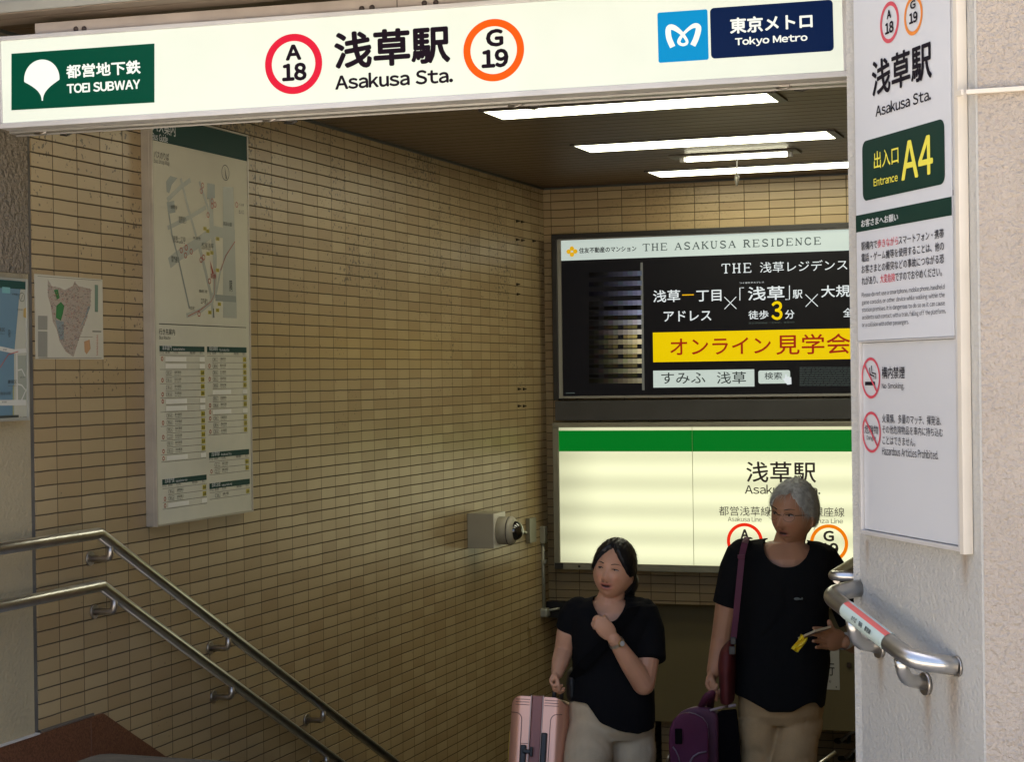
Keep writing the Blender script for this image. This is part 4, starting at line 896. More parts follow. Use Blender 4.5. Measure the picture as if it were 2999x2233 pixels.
for (x0, y0, x1, y1, s) in ((305, 670, 375, 615, '国際通り'), (245, 835, 365, 810, '浅草一丁目'), (250, 860, 362, 845, 'Asakusa 1'), (232, 1050, 305, 1000, '雷門通り'), (525, 905, 640, 872, '松屋浅草'), (525, 930, 610, 915, 'Matsuya'), (735, 695, 815, 670, '隅田公園'), (440, 830, 515, 810, '仲見世'), (500, 1345, 580, 1322, '駒形堂'), (410, 1515, 460, 1480, '浅草通り'), (515, 1455, 580, 1405, '江戸通り'), (225, 535, 288, 505, '浅草寺'), (795, 1335, 820, 1230, '隅'), (885, 505, 932, 485, 'バス停'), (885, 580, 932, 548, '出入口')):
    bt_(s, x0, y0, x1, y1, BK, c2, 0, 3.2)
c = BB.uv(*c2(758, 185)); pr.ring(c, 0.029, 0.032, BK, 1, 40); pr.poly([(c[0] - 0.006, c[1] + 0.025), (c[0] + 0.012, c[1] - 0.022), (c[0] + 0.002, c[1] - 0.026)], BK, 1)
a = BB.uv(465, 949); b = BB.uv(720, 961); pr.rect(a[0], a[1] - 0.0015, b[0], a[1] + 0.0015, BK, 1)
def r4(x, y): return (x / 2.203, 750 + y / 2.203)
bt_('行き先案内', 1024, 508, 1126, 472, BK, r4, 0.006); bt_('Bus Route', 1026, 538, 1098, 518, BK, r4)
def table(x0, x1, y0, title, sub, n, step, codes, names, exits, skips=()):
    h0_ = BB.uv(*c3(x0, y0 + 48)); h1_ = BB.uv(*c3(x0, y0)); pr.rect(h0_[0], h0_[1], BB.uv(*c3(x1, y0))[0], h1_[1], GN, 1)
    a = BB.uv(*c3(x0, y0 + 44)); b = BB.uv(*c3(x1, y0 + 6)); W = b[0] - a[0]; hh = 0.018; va = BB.uv(*c3(x0, y0 + 36))[1]
    pr.text(title, a[0] + W * .05, va, a[0] + W * .26, va + hh, W_, 0, 2); pr.text(sub, a[0] + W * .29, va, a[0] + W * .55, va + hh * .55, W_, 0, 2)
    vy = BB.uv(*c3(x0, y0 + 82))[1]; st = step / 2.9496 / FPX * 6.1
    for (s, f0, f1) in (('のりば', .0, .09), ('系統', .12, .22), ('行先', .30, .40), ('経由', .66, .78), ('出口', .89, .96)): pr.text(s, a[0] + W * f0, vy + 0.006, a[0] + W * f1, vy + 0.017, BK, 0, 2)
    for i in range(n + 1):
        v = vy - i * st; pr.rect(a[0] + (0 if i in (0, n) or i % 2 == 0 else W * 0.12), v - 0.0006, b[0], v + 0.0006, BK, 1.5)
        if i == n: break
        if i in skips: pr.rect(a[0] + W * .12, v - st * .85, a[0] + W * .58, v - st * .2, PALE, 2); pr.rect(a[0] + W * .88, v - st * .85, b[0], v - st * .2, PALE, 2); pr.ring((a[0] + W * .05, v - st * .5), .005, .0085, BR, 2, 14) if i % 2 == 0 else None; continue
        if i % 2: pr.ring((a[0] + W * .05, v - st * .5), .005, .0085, BR, 2, 14)
        pr.rrect(a[0] + W * .13, v - st * .82, a[0] + W * .26, v - st * .22, BK, 2, .004); pr.rrect(a[0] + W * .13 + .0012, v - st * .82 + .0012, a[0] + W * .26 - .0012, v - st * .22 - .0012, BP, 2.5, .003)
        pr.text(codes[i % len(codes)], a[0] + W * .15, v - st * .7, a[0] + W * .24, v - st * .34, BK, 0, 3)
        pr.text(names[i % len(names)], a[0] + W * .31, v - st * .58, a[0] + W * .46, v - st * .2, BK, 0, 2); pr.text('Sta. North', a[0] + W * .31, v - st * .82, a[0] + W * .45, v - st * .66, BK, 0, 2)
        pr.rect(a[0] + W * .90, v - st * .84, a[0] + W * .985, v - st * .14, BY, 2); pr.text(exits[i % len(exits)], a[0] + W * .91, v - st * .72, a[0] + W * .975, v - st * .28, BK, 0.01, 3)
table(48, 436, 98, '浅草雷門', 'Asakusa Kaminarimon', 15, 69, ['草24', '上23', '草39', '草43', '草63'], ['東大島駅前', '平井駅前', '金町駅前', '足立区役所'], ['A4'], (0, 1, 6, 7, 14))
table(459, 800, 105, '東武浅草駅前', 'Tobu Asakusa Sta.', 12, 67, ['都02-1', '都08', '草41'], ['日暮里駅前', '錦糸町駅', '足立梅田町'], ['A5'], (5, 8))
table(476, 822, 1022, '浅草駅', 'Asakusa Sta.', 2, 66, ['S-1'], ['東京駅'], ['A4']); table(72, 455, 1255, '浅草雷門南', 'Asakusa Kaminarimon-minami', 3, 66, ['草64'], ['池袋駅東口'], ['A4'], (2,)); table(480, 828, 1290, '浅草公会堂', 'Asakusa Public Hall', 1, 66, ['北'], ['循環'], ['A4'])
pr.build('printing', t)

# ------------------------------------------------------------------ small ward map poster
MB_ = Board((WX + 0.003, onX(104, 930, WX + 0.003)[1], H), (0, 1, 0), (1, 0, 0))
a = MB_.uv(105, 1052); c = MB_.uv(300, 819); 
t = thing('map_poster', 'small paper ward map with a green patch taped to the tiles', 'poster', tuple(MB_.p(a[0] + 0.1, a[1])))
bm = bmesh.new(); MB_.box(bm, a[0], c[0], a[1], c[1], -0.002, 0.0); obj('paper', bm, mat('poster_paper', (0.52, 0.49, 0.38), 0.5), t)
pr = Print(MB_, 0.0005)
def c5(x, y): return (x / 3.44, 780 + y / 3.44)
def mv(x, y): return MB_.uv(*c5(x, y))
rngp = random.Random(5)
outl = [(480, 130), (520, 200), (600, 215), (650, 240), (730, 200), (750, 155), (790, 200), (915, 230), (910, 400), (860, 560), (800, 720), (740, 915), (660, 860), (600, 760), (570, 640), (530, 560), (510, 400), (480, 300)]
pr.poly([mv(*q) for q in outl], mat('map_pinkish', (0.37, 0.31, 0.24), 0.6), 0)
pr.poly([mv(*q) for q in ((565, 400), (610, 360), (645, 400), (630, 480), (610, 550), (560, 520))], mat('map_green', (0.02, 0.17, 0.04), 0.5), 1); pr.poly([mv(*q) for q in ((540, 240), (580, 235), (598, 320), (570, 335))], MATS['map_green'], 1)
pr.poly([mv(*q) for q in ((885, 400), (905, 420), (830, 580), (800, 620), (850, 520))], mat('map_blue', (0.22, 0.26, 0.25), 0.5), 1); pr.poly([mv(*q) for q in ((555, 540), (640, 560), (640, 740), (600, 740))], MATS['map_blue'], 0.5)
def inside(x, y):
    r = False; n = len(outl)
    for i in range(n):
        (x0, y0), (x1, y1) = outl[i], outl[(i + 1) % n]
        if (y0 > y) != (y1 > y) and x < (x1 - x0) * (y - y0) / (y1 - y0) + x0: r = not r
    return r
cols_ = [BK, BR, mat('map_brown', (0.20, 0.11, 0.08), 0.6), mat('map_violet', (0.22, 0.17, 0.22), 0.6), MATS['map_brown'] if 'map_brown' in MATS else BK]
for k in range(1100):
    x = rngp.uniform(480, 915); y = rngp.uniform(150, 900)
    if not inside(x, y) or (560 < x < 645 and 360 < y < 550): continue
    q = mv(x, y); d = rngp.uniform(.002, .006); an = rngp.uniform(-0.7, 0.7); pr.line([(q[0] - d * math.cos(an), q[1] - d * math.sin(an)), (q[0] + d * math.cos(an), q[1] + d * math.sin(an))], 0.0010, rngp.choice(cols_), 1.5)
for (x0, y0, x1, y1) in ((380, 640, 475, 498), (380, 915, 475, 655)):
    pr.poly([mv(x0, y0), mv(x1, y0 + 3), mv(x1, y1 + 3), mv(x0, y1)], mat('map_box_grey', (0.26, 0.25, 0.20), 0.6), 1)
pr.poly([mv(*q) for q in ((952, 460), (985, 462), (985, 190), (952, 186))], mat('map_box_green', (0.16, 0.24, 0.17), 0.6), 1)
pr.poly([mv(*q) for q in ((845, 760), (900, 740), (910, 830), (870, 890), (850, 860))], mat('map_orange', (0.46, 0.26, 0.12), 0.6), 1); pr.poly([mv(*q) for q in ((928, 665), (1018, 668), (1018, 652), (928, 648))], MATS['map_box_grey'], 1)
pr.line([mv(790, 712), mv(930, 714)], 0.001, BK, 1.2); pr.line([mv(375, 100), mv(1020, 145)], 0.0012, BK, 1); pr.line([mv(385, 925), mv(1020, 925)], 0.0012, BK, 1)
for k in range(24): y = 690 + k * 9; q = mv(985, y); w = .003 + .009 * abs(math.sin(k * 1.3)); pr.rect(q[0] - w, q[1] - .0006, q[0], q[1] + .0006, BR, 1)
pr.build('map_drawing', t)

# ------------------------------------------------------------------ framed street map at far left
XM = WX + 0.04
SM = Board((XM, onX(82, 1000, XM)[1], H), (0, 1, 0), (1, 0, 0))
vb = SM.uv(80, 1232)[1]; vt = SM.uv(80, 818)[1]
t = thing('street_map_board', 'framed blue street map board cut by the left edge of the view', 'notice board', tuple(SM.p(-0.5, vb)))
bm = bmesh.new(); SM.box(bm, -1.2, 0.0, vb, vt, -0.038, -0.008, 0.001); SM.box(bm, -0.010, 0.0, vb, vt, -0.0075, 0.004, 0.001); SM.box(bm, -1.2, -0.0105, vb, vb + 0.010, -0.0075, 0.004, 0.001); SM.box(bm, -1.2, -0.0105, vt - 0.008, vt, -0.0075, 0.004, 0.001)
obj('case', bm, mat('case_pale', (0.36, 0.36, 0.31), 0.4, 0.4), t)
bm = bmesh.new(); SM.box(bm, -1.19, -0.011, vb + 0.0105, vt - 0.0085, -0.0075, 0.0); obj('poster', bm, mat('map_cream', (0.40, 0.39, 0.30), 0.4), t)
pr = Print(SM, 0.0006); BLU = mat('map_water', (0.10, 0.185, 0.235), 0.4)
def sv_(x, y): return SM.uv(*c5(x, y))
pr.poly([sv_(*q) for q in ((-600, 1620), (140, 1510), (140, 900), (190, 330), (215, 150), (-600, 60))], BLU, 0.3)
pr.rect(-1.185, vt - 0.035, -0.012, vt - 0.0095, GN, 1.0)
q = sv_(0, 1520); pr.rect(-1.18, q[1] - .004, sv_(185, 1520)[0], q[1] + .004, BK, 1.2)
ROAD = mat('map_road', (0.50, 0.49, 0.42), 0.4)
pr.line([sv_(-400, 780), sv_(0, 830), sv_(140, 860), sv_(262, 850)], 0.014, ROAD, 1); pr.line([sv_(-400, 1370), sv_(0, 1378), sv_(260, 1375)], 0.018, ROAD, 1.1); pr.line([sv_(165, 880), sv_(170, 1380)], 0.008, ROAD, 1.2)
for pts in (((175, 1050), (215, 1040), (250, 1110)), ((175, 1190), (215, 1200), (262, 1260)), ((262, 1240), (205, 1370))): pr.line([sv_(*p_) for p_ in pts], 0.005, ROAD, 1.3)
for pts in (((170, 1380), (168, 900), (262, 900), (262, 1375)),): pr.poly([sv_(*p_) for p_ in pts], mat('map_block', (0.27, 0.285, 0.22), 0.5), 0.8)
pr.poly([sv_(*q) for q in ((235, 430), (262, 415), (262, 525), (232, 510))], mat('map_ochre', (0.40, 0.27, 0.08), 0.5), 1); pr.line([sv_(130, 1200), sv_(130, 1510)], 0.003, BY, 1)
pr.line([sv_(-300, 1200), sv_(0, 1015), (sv_(80, 890)), sv_(180, 860)], 0.0028, BR, 1.6)
c = sv_(217, 312); pr.ring(c, .0135, .0152, BK, 1.5, 30); pr.line([(c[0] - .005, c[1] - .008), (c[0] + .005, c[1] + .008)], .0016, BK, 1.5)
pr.poly([sv_(*q) for q in ((18, 270), (98, 275), (98, 215), (18, 208))], mat('map_cyan', (0.14, 0.34, 0.33), 0.4), 1.2)
for (s, x0, y0, x1, y1) in (('墨田区', 75, 1185, 165, 1148), ('Sumida City', 75, 1212, 165, 1200), ('台東区', -60, 655, 45, 620), ('Taito City', -60, 690, 40, 676), ('駒形橋', 18, 1380, 62, 1360), ('隅田川', 80, 720, 102, 640), ('言問通り', 115, 290, 180, 276), ('墨田区役所', 170, 445, 225, 432), ('吾妻橋', 25, 850, 62, 832), ('0  50m', 198, 1535, 268, 1515), ('本所', 195, 1130, 245, 1112), ('隅田公園', 0, 1300, 100, 1268)):
    pr.text(s, *sv_(x0, y0), *sv_(x1, y1), BK, 0.0, 2)
pr.build('map_drawing', t)

# notice on the painted wall beyond the man
NBd = Board(onY(2466, 2020, YF + 0.167), (1, 0, 0), (0, -1, 0))
t = thing('wall_notice', 'white notice plate on the olive wall beside the man in the dark', 'sign', tuple(NBd.p(-0.1, 0)))
a = NBd.uv(2360, 2018); c = NBd.uv(2458, 1888)
bm = bmesh.new(); NBd.box(bm, a[0], c[0], a[1], c[1] + 0.05, -0.001, 0.004, 0.001); obj('plate', bm, mat('plate_white', (0.5, 0.49, 0.44), 0.5), t)
pr = Print(NBd, 0.0048)
def cn(x, y): return (2340 + x / 4.72, 1883 + y / 4.72)
pr.ptext('行', *cn(335, 455), *cn(492, 280), INK, 0.0); pr.text('通行注意', *NBd.uv(*cn(110, 455)), *NBd.uv(*cn(320, 280)), INK); pr.ptext('e', *cn(418, 555), *cn(446, 524), INK); pr.ring(NBd.uv(*cn(518, 616)), 0, 0.004, INK, 1, 12)
pr.build('lettering', t)
q = onY(*cn(695, 315), YF + 0.168); bm = bmesh.new(); box(bm, (q[0] - 0.012, YF + 0.150, q[2] - 0.012), (q[0] + 0.014, YF + 0.1695, q[2] + 0.014), 0.003); o = obj('wall_bolt', bm, mat('bolt_rust', (0.05, 0.03, 0.02), 0.7)); setp(o, 'rusty bolt stub on the olive wall right of the white notice', 'bolt')

# ------------------------------------------------------------------ surveillance camera and conduit
def cz(x, y): return (1320 + x / 4.13, 1450 + y / 4.13)
yc0 = onX(*cz(200, 400), WX)[1]; pA = onY(*cz(202, 225), yc0); pB = onY(*cz(518, 655), yc0)
x1 = pB[0]; z0 = pB[2]; z1 = pA[2]
t = thing('surveillance_camera', 'grey dome surveillance camera on a square box near the wall corner', 'camera', (WX, yc0, z0))
BOXM = mat('camera_box', (0.36, 0.33, 0.25), 0.5, var=0.06); yb = yc0 + 0.19
bm = bmesh.new(); box(bm, (WX + 0.0005, yc0, z0), (x1, yb, z1), 0.002); obj('bracket_box', bm, BOXM, t)
bm = bmesh.new(); box(bm, (x1 + 0.0005, yc0 + 0.002, z0 + 0.002), (x1 + 0.003, yb - 0.002, z1 - 0.002)); obj('mounting_plate', bm, mat('box_side_lit', (0.78, 0.76, 0.68), 0.5), t)  # pale sheet paints the glow of the boards onto the box side
ym = (yc0 + yb) / 2; zm = (z0 + z1) / 2 - 0.004; rr = 0.080
def disc_tube(bm, xs, rs): tube(bm, [(x, ym, zm) for x in xs], rs, 32)
bm = bmesh.new(); disc_tube(bm, [x1 + 0.003, x1 + 0.060], [rr * 0.96, rr * 0.98]); obj('base_ring', bm, BOXM, t)
bm = bmesh.new(); disc_tube(bm, [x1 + 0.0605, x1 + 0.066], [rr * 0.985, rr * 0.985]); obj('seal_ring', bm, mat('seal', (0.10, 0.09, 0.08), 0.5), t)
bm = bmesh.new(); disc_tube(bm, [x1 + 0.0665, x1 + 0.074, x1 + 0.086, x1 + 0.098], [rr, rr, rr * 0.88, rr * 0.62]); obj('housing', bm, mat('camera_white', (0.45, 0.42, 0.34), 0.4), t)
bm = bmesh.new(); ellipsoid(bm, (x1 + 0.084, ym, zm), (0.056, 0.055, 0.055), u=28, v=18); obj('dome', bm, mat('dome_black', (0.01, 0.01, 0.01), 0.04, spec=0.9, coat=1.0), t)
bm = bmesh.new()
for (x, z, l_) in ((-0.1, 0.02, .012), (0.15, 0.012, .010), (-.02, -.004, .008)): pass
t2 = thing('conduit', 'thin grey steel conduit rising in the wall corner to the surveillance camera', 'conduit', (WX + 0.06, YF - 0.05, z0))
CON = mat('conduit_grey', (0.38, 0.38, 0.31), 0.4, 0.4)
cx = onY(*cz(1118, 700), YF - 0.12)[0]; zt = onY(*cz(1118, 420), YF - 0.12)[2]; zbm = onY(*cz(1118, 1390), YF - 0.12)[2]; yv = YF - 0.12
bm = bmesh.new(); tube(bm, [(cx, yv, zbm), (cx, yv, zt - 0.02)], 0.0115, 12); obj('riser', bm, CON, t2)
qa = onY(*cz(862, 470), yc0 + 0.15); 
bm = bmesh.new(); tube(bm, [(x1 + 0.08, yb + 0.01, zm - 0.012), (cx - 0.06, yv - 0.12, zt - 0.012), (cx, yv, zt + 0.0)], 0.0095, 12); obj('branch', bm, CON, t2)
bm = bmesh.new(); box(bm, (cx - 0.022, yv - 0.03, zt - 0.085), (cx + 0.022, yv + 0.02, zt + 0.02), 0.004); obj('elbow_box', bm, CON, t2)
zk = onY(*cz(1118, 810), yv)[2]; bm = bmesh.new(); box(bm, (cx - 0.03, yv - 0.014, zk - 0.012), (cx + 0.022, yv + 0.014, zk + 0.012), 0.003); obj('clamp', bm, CON, t2)
bm = bmesh.new(); box(bm, (cx - 0.085, yv - 0.05, zk - 0.030), (cx - 0.035, yv - 0.01, zk + 0.026), 0.004); obj('junction', bm, DARK, t2)
bm = bmesh.new(); box(bm, (cx - 0.035, yv - 0.04, zbm - 0.045), (cx + 0.035, yv + 0.03, zbm + 0.01), 0.012); tube(bm, [(cx, yv, zbm - 0.01), (cx + 0.1, yv, zbm + 0.01)], 0.007, 8); obj('foot_box', bm, CON, t2)
ya = onX(*cz(920, 430), WX)[1]; za = onX(*cz(920, 285), WX)[2]; zb_ = onX(*cz(920, 585), WX)[2]
bm = bmesh.new(); box(bm, (WX, ya - 0.02, zb_), (WX + 0.028, ya + 0.10, za), 0.003); o = obj('wall_channel', bm, mat('channel', (0.30, 0.29, 0.22), 0.35, 0.6)); setp(o, 'short vertical metal channel on the tiles behind the camera arm', 'bracket')
# rusty anchor stubs left in the side wall near the corner
for (x, y, lb) in ((1512, 648, 'left stub of the topmost pair of dark anchors'), (1526, 650, 'right stub of the topmost pair of dark anchors'), (1512, 702, 'left stub in the second row of dark anchors'), (1527, 704, 'middle stub in the second row of dark anchors'), (1560, 706, 'single dark anchor stub closest to the corner, second row'),
                   (1513, 833, 'tiny lone dark anchor stub, upper of two beside the advertising board'), (1514, 862, 'tiny lone dark anchor stub, lower of two beside the advertising board'), (1517, 1140, 'left stub of the lower rusty pair level with the grey ledge'), (1532, 1140, 'right stub of the lower rusty pair level with the grey ledge'), (1517, 1190, 'left stub of the lowest rusty pair of anchors'), (1532, 1190, 'right stub of the lowest rusty pair of anchors')):
    q = onX(x, y, WX); bm = bmesh.new(); tube(bm, [q + [-0.002, 0, 0], q + [0.012, 0.004, 0]], [0.009, 0.005], 8); tube(bm, [q + [0.0121, 0.004, 0], q + [0.0125, 0.02, 0]], 0.004, 6)
    o = obj('anchor_stub', bm, mat('stub', (0.025, 0.018, 0.012), 0.8)); setp(o, lb + ' on the left tiles', 'anchor', 'anchor stubs on the left tiled wall')
# ------------------------------------------------------------------ people
def sstep(x, a, b):
    t_ = np.clip((x - a) / (b - a), 0, 1); return t_ * t_ * (3 - 2 * t_)
def loft(bm, st, seg=24, power=2.3):
    """closed body through elliptical sections: (centre, right axis * half width, back axis * half depth)"""
    rings_ = []
    for c, ax, ay in st:
        c = V3(c); ax = V3(ax); ay = V3(ay); r = []
        for k in range(seg):
            a = 2 * math.pi * k / seg; ca, sa = math.cos(a), math.sin(a)
            r.append(bm.verts.new(c + ax * (abs(ca) ** (2 / power) * (1 if ca >= 0 else -1)) + ay * (abs(sa) ** (2 / power) * (1 if sa >= 0 else -1))))
        rings_.append(r)
    for i in range(len(rings_) - 1):
        for k in range(seg): bm.faces.new([rings_[i][k], rings_[i][(k + 1) % seg], rings_[i + 1][(k + 1) % seg], rings_[i + 1][k]])
    bm.faces.new(rings_[0][::-1]); bm.faces.new(rings_[-1])
def ball(bm, c, r): ellipsoid(bm, c, (r, r, r), u=14, v=8)
def limb(bm, pts, rads, n=5, seg=14):
    """tapered limb through joints, rounded at the joints"""
    P = [V3(p) for p in pts]; out = []; rr = []
    for i in range(len(P) - 1):
        for k in range(n):
            t_ = k / n; out.append(P[i].lerp(P[i + 1], t_)); rr.append(rads[i] * (1 - t_) + rads[i + 1] * t_)
    out.append(P[-1]); rr.append(rads[-1])
    tube(bm, out, rr, seg)
    for p, r in zip(P, rads): ball(bm, p, r * 0.99)
def remesh(bm, vox, iters=4, keep=None, lam=0.5):
    bmesh.ops.recalc_face_normals(bm, faces=bm.faces)
    me = bpy.data.meshes.new('tmp'); bm.to_mesh(me); bm.free()
    o = bpy.data.objects.new('tmp', me); COL.objects.link(o)
    m = o.modifiers.new('r', 'REMESH'); m.mode = 'VOXEL'; m.voxel_size = vox; m.use_smooth_shade = True
    dg = bpy.context.evaluated_depsgraph_get(); dg.update()
    out = bpy.data.meshes.new_from_object(o.evaluated_get(dg)); bpy.data.objects.remove(o); bpy.data.meshes.remove(me)
    n = len(out.vertices); v = np.empty(n * 3); out.vertices.foreach_get('co', v); v = v.reshape(-1, 3)
    e = np.empty(len(out.edges) * 2, dtype=np.int64); out.edges.foreach_get('vertices', e); e = e.reshape(-1, 2)
    cnt = np.bincount(e.ravel(), minlength=n)[:, None].astype(float); cnt[cnt == 0] = 1
    w = np.ones((n, 1)) * lam
    if keep is not None: w *= keep(v)[:, None]
    for _ in range(iters):
        s = np.zeros_like(v); np.add.at(s, e[:, 0], v[e[:, 1]]); np.add.at(s, e[:, 1], v[e[:, 0]])
        v += w * (s / cnt - v)
    out.vertices.foreach_set('co', v.ravel()); out.update()
    return out, v
def wrinkle(me, v, amp, scale, stretch=(1, 1, 1), seed=0.0):
    nrm = np.empty(len(me.vertices) * 3); me.vertices.foreach_get('normal', nrm); nrm = nrm.reshape(-1, 3)
    d = np.array([noise.noise(Vector((p[0] * scale * stretch[0] + seed, p[1] * scale * stretch[1], p[2] * scale * stretch[2]))) for p in v])
    d = np.sign(d) * np.abs(d) ** 0.8
    v += nrm * (d * amp)[:, None]; me.vertices.foreach_set('co', v.ravel()); me.update()

def crease(me, v, amp, scale, stretch, seed, width=0.10):
    """narrow inward folds where a noise field crosses zero"""
    nrm = np.empty(len(me.vertices) * 3); me.vertices.foreach_get('normal', nrm); nrm = nrm.reshape(-1, 3)
    d = np.array([noise.noise(Vector((p[0] * scale * stretch[0] + seed, p[1] * scale * stretch[1] + seed, p[2] * scale * stretch[2]))) for p in v])
    m = np.array([noise.noise(Vector((p[0] * scale * 0.6 + seed * 2, p[1] * scale * 0.6, p[2] * scale * 0.6))) for p in v])
    v -= nrm * (np.exp(-(d / width) ** 2) * np.clip(0.5 + m * 2.2, 0, 1) * amp)[:, None]; me.vertices.foreach_set('co', v.ravel()); me.update()

class Rig:
    """photo pixel + distance -> world; sizes in metres"""
    def __init__(s, fx, fy, ox, oy, D):
        s.k = fx; s.o = (ox, oy); s.D = D
        s.right = R[:, 0] * np.array([1, 1, 0]); s.right /= np.linalg.norm(s.right)
        rc = ray(ox + 700 / fx, oy + 400 / fx); s.back = np.array([rc[0], rc[1], 0.0]); s.back /= np.linalg.norm(s.back)
        s.right = np.cross(s.back, [0, 0, 1.0]); s.up = np.array([0, 0, 1.0])
    def __call__(s, x, y, d=0.0): return at(s.o[0] + x / s.k, s.o[1] + y / s.k, s.D + d)
    def m(s, u): return u / s.k / FPX * s.D          # crop units -> metres

def head_points(u, v, man):
    """sculpted head: unit sphere directions -> local coordinates (x right, y back, z up), metres"""
    th = u; n = np.stack([np.cos(v) * np.sin(th), -np.cos(v) * np.cos(th), np.sin(v)], -1)
    p = n * np.array([0.0765, 0.098, 0.117])
    x, y, z = p[..., 0].copy(), p[..., 1].copy(), p[..., 2].copy()
    low = np.clip((-z - 0.012) / 0.105, 0, 1); f = sstep(-y, -0.02, 0.05)
    x *= 1 - (0.24 if man else 0.09) * low ** 2.0
    x *= 1.0 if man else 1.0 + 0.075 * np.exp(-((z + 0.050) / 0.045) ** 2)
    y = np.where(y > 0, y * (1 - 0.45 * low), y * (1 - 0.02 * low))
    x *= 1 + 0.03 * np.exp(-((z + 0.03) / 0.04) ** 2)
    g = lambda a, b, sa, sb: np.exp(-((x - a) / sa) ** 2 - ((z - b) / sb) ** 2) * f
    ax = np.abs(x); gs = lambda a, b, sa, sb: np.exp(-((ax - a) / sa) ** 2 - ((z - b) / sb) ** 2) * f
    d = -(0.010 * gs(0.0, 0.026, 0.05, 0.010) * 0.5)
    kn_ = 1.0 if man else 0.68
    d -= kn_ * (0.0225 * g(0, -0.040, 0.0105, 0.013) + 0.011 * g(0, -0.020, 0.0085, 0.018))
    d -= 0.006 * gs(0.0125, -0.044, 0.007, 0.007)
    d += 0.0095 * gs(0.031, 0.001, 0.017, 0.0115)
    d += 0.003 * gs(0.022, -0.050, 0.008, 0.018) + (0.0022 if man else 0.0) * np.exp(-((ax - 0.020 + 0.55 * (z + 0.045)) / 0.0035) ** 2 - ((z + 0.058) / 0.016) ** 2) * f + (0.0015 if man else 0) * gs(0.031, -0.017, 0.014, 0.004)
    d -= (0.004 if man else 0.006) * gs(0.040, -0.032, 0.018, 0.018)
    sm = 0.0 if man else 7.0; zq = z - sm * x * x; mw = 1.0 if man else 1.25
    gm_ = lambda b, sa, sb: np.exp(-(x / (sa * mw)) ** 2 - ((zq - b) / sb) ** 2) * f
    d -= 0.0065 * gm_(-0.0625, 0.020, 0.0048) + 0.0065 * gm_(-0.0800, 0.017, 0.0052)
    d += 0.009 * gm_(-0.0710, 0.015, 0.0045)
    d += 0.003 * g(0, -0.090, 0.02, 0.006); d -= 0.006 * g(0, -0.104, 0.018, 0.011)
    y += d
    return np.stack([x, y, z], -1), n
def head_mesh(bm, T, man):
    nu, nv = 120, 84; vs = []
    for j in range(1, nv):
        r = []
        for i in range(nu):
            p, _ = head_points(np.array(2 * math.pi * i / nu), np.array(-math.pi / 2 + math.pi * j / nv), man); r.append(bm.verts.new(T @ V3(p)))
        vs.append(r)
    b = bm.verts.new(T @ V3(head_points(np.array(0.), np.array(-math.pi / 2), man)[0])); t_ = bm.verts.new(T @ V3(head_points(np.array(0.), np.array(math.pi / 2), man)[0]))
    for j in range(len(vs) - 1):
        for i in range(nu): bm.faces.new([vs[j][i], vs[j][(i + 1) % nu], vs[j + 1][(i + 1) % nu], vs[j + 1][i]])
    for i in range(nu): bm.faces.new([b, vs[0][(i + 1) % nu], vs[0][i]]); bm.faces.new([t_, vs[-1][i], vs[-1][(i + 1) % nu]])
def head_y(x, z, man):
    best = None
    for i in range(-40, 41):
        pass
    us = np.linspace(-1.2, 1.2, 121); vsx = np.linspace(-1.3, 1.3, 121); U, Vv = np.meshgrid(us, vsx); p, _ = head_points(U, Vv, man)
    k = np.argmin((p[..., 0] - x) ** 2 + (p[..., 2] - z) ** 2); return p.reshape(-1, 3)[k]
def head_T(rig, x, y, d, yaw, pitch, roll, s=1.0):
    """local head frame -> world; yaw turns the face to the left of the picture"""
    B = Matrix((V3(rig.right), V3(rig.back), V3(rig.up))).transposed()
    Rm = Matrix.Rotation(math.radians(roll), 3, 'Y') @ Matrix.Rotation(math.radians(-yaw), 3, 'Z') @ Matrix.Rotation(math.radians(pitch), 3, 'X')
    return Matrix.Translation(V3(rig(x, y, d))) @ (B @ Rm).to_4x4() @ Matrix.Scale(s, 4)
def interp(a, tab):
    for (a0, v0), (a1, v1) in zip(tab, tab[1:]):
        if a <= a1: return v0 + (v1 - v0) * (a - a0) / (a1 - a0)
    return tab[-1][1]
def hair_cap(bm, T, man, tab, thick, seed, bump, part=False):
    nu, nv = 150, 100; vs = []
    for j in range(nv + 1):
        r = []
        for i in range(nu):
            u = 2 * math.pi * i / nu; v = -math.pi / 2 + math.pi * (j + 0.01) / (nv + 0.02)
            p, n = head_points(np.array(u), np.array(v), man); a = abs(math.degrees(math.atan2(math.sin(u), math.cos(u))))
            th = interp(a, tab) + noise.noise(Vector((n[0] * 6 + seed, n[1] * 6, n[2] * 6))) * (0.10 if man else 0.03)
            e = sstep(float(n[2]) - th, -0.06, 0.14)
            nn = Vector(n) ; q = V3(p)
            if e <= 0: q = q * 0.90
            else:
                wv = noise.noise(Vector((n[0] * 26 + seed, n[1] * 26, n[2] * 7))) * bump + noise.noise(Vector((n[0] * 7, n[1] * 7 + seed, n[2] * 7))) * bump * 1.6
                h = thick * (0.45 + 0.55 * min(1, max(0, (n[2] + 0.3) * 1.2))) + wv
                if part: h -= 0.006 * math.exp(-((n[0] - 0.02) / 0.05) ** 2) * (1 if n[1] < 0.4 else 0)
                q = q * (0.90 + 0.10 * e) + nn * h * e
            r.append(bm.verts.new(T @ q))
        vs.append(r)
    for j in range(nv):
        for i in range(nu): bm.faces.new([vs[j][i], vs[j][(i + 1) % nu], vs[j + 1][(i + 1) % nu], vs[j + 1][i]])
    bm.faces.new(vs[0][::-1]); bm.faces.new(vs[-1])
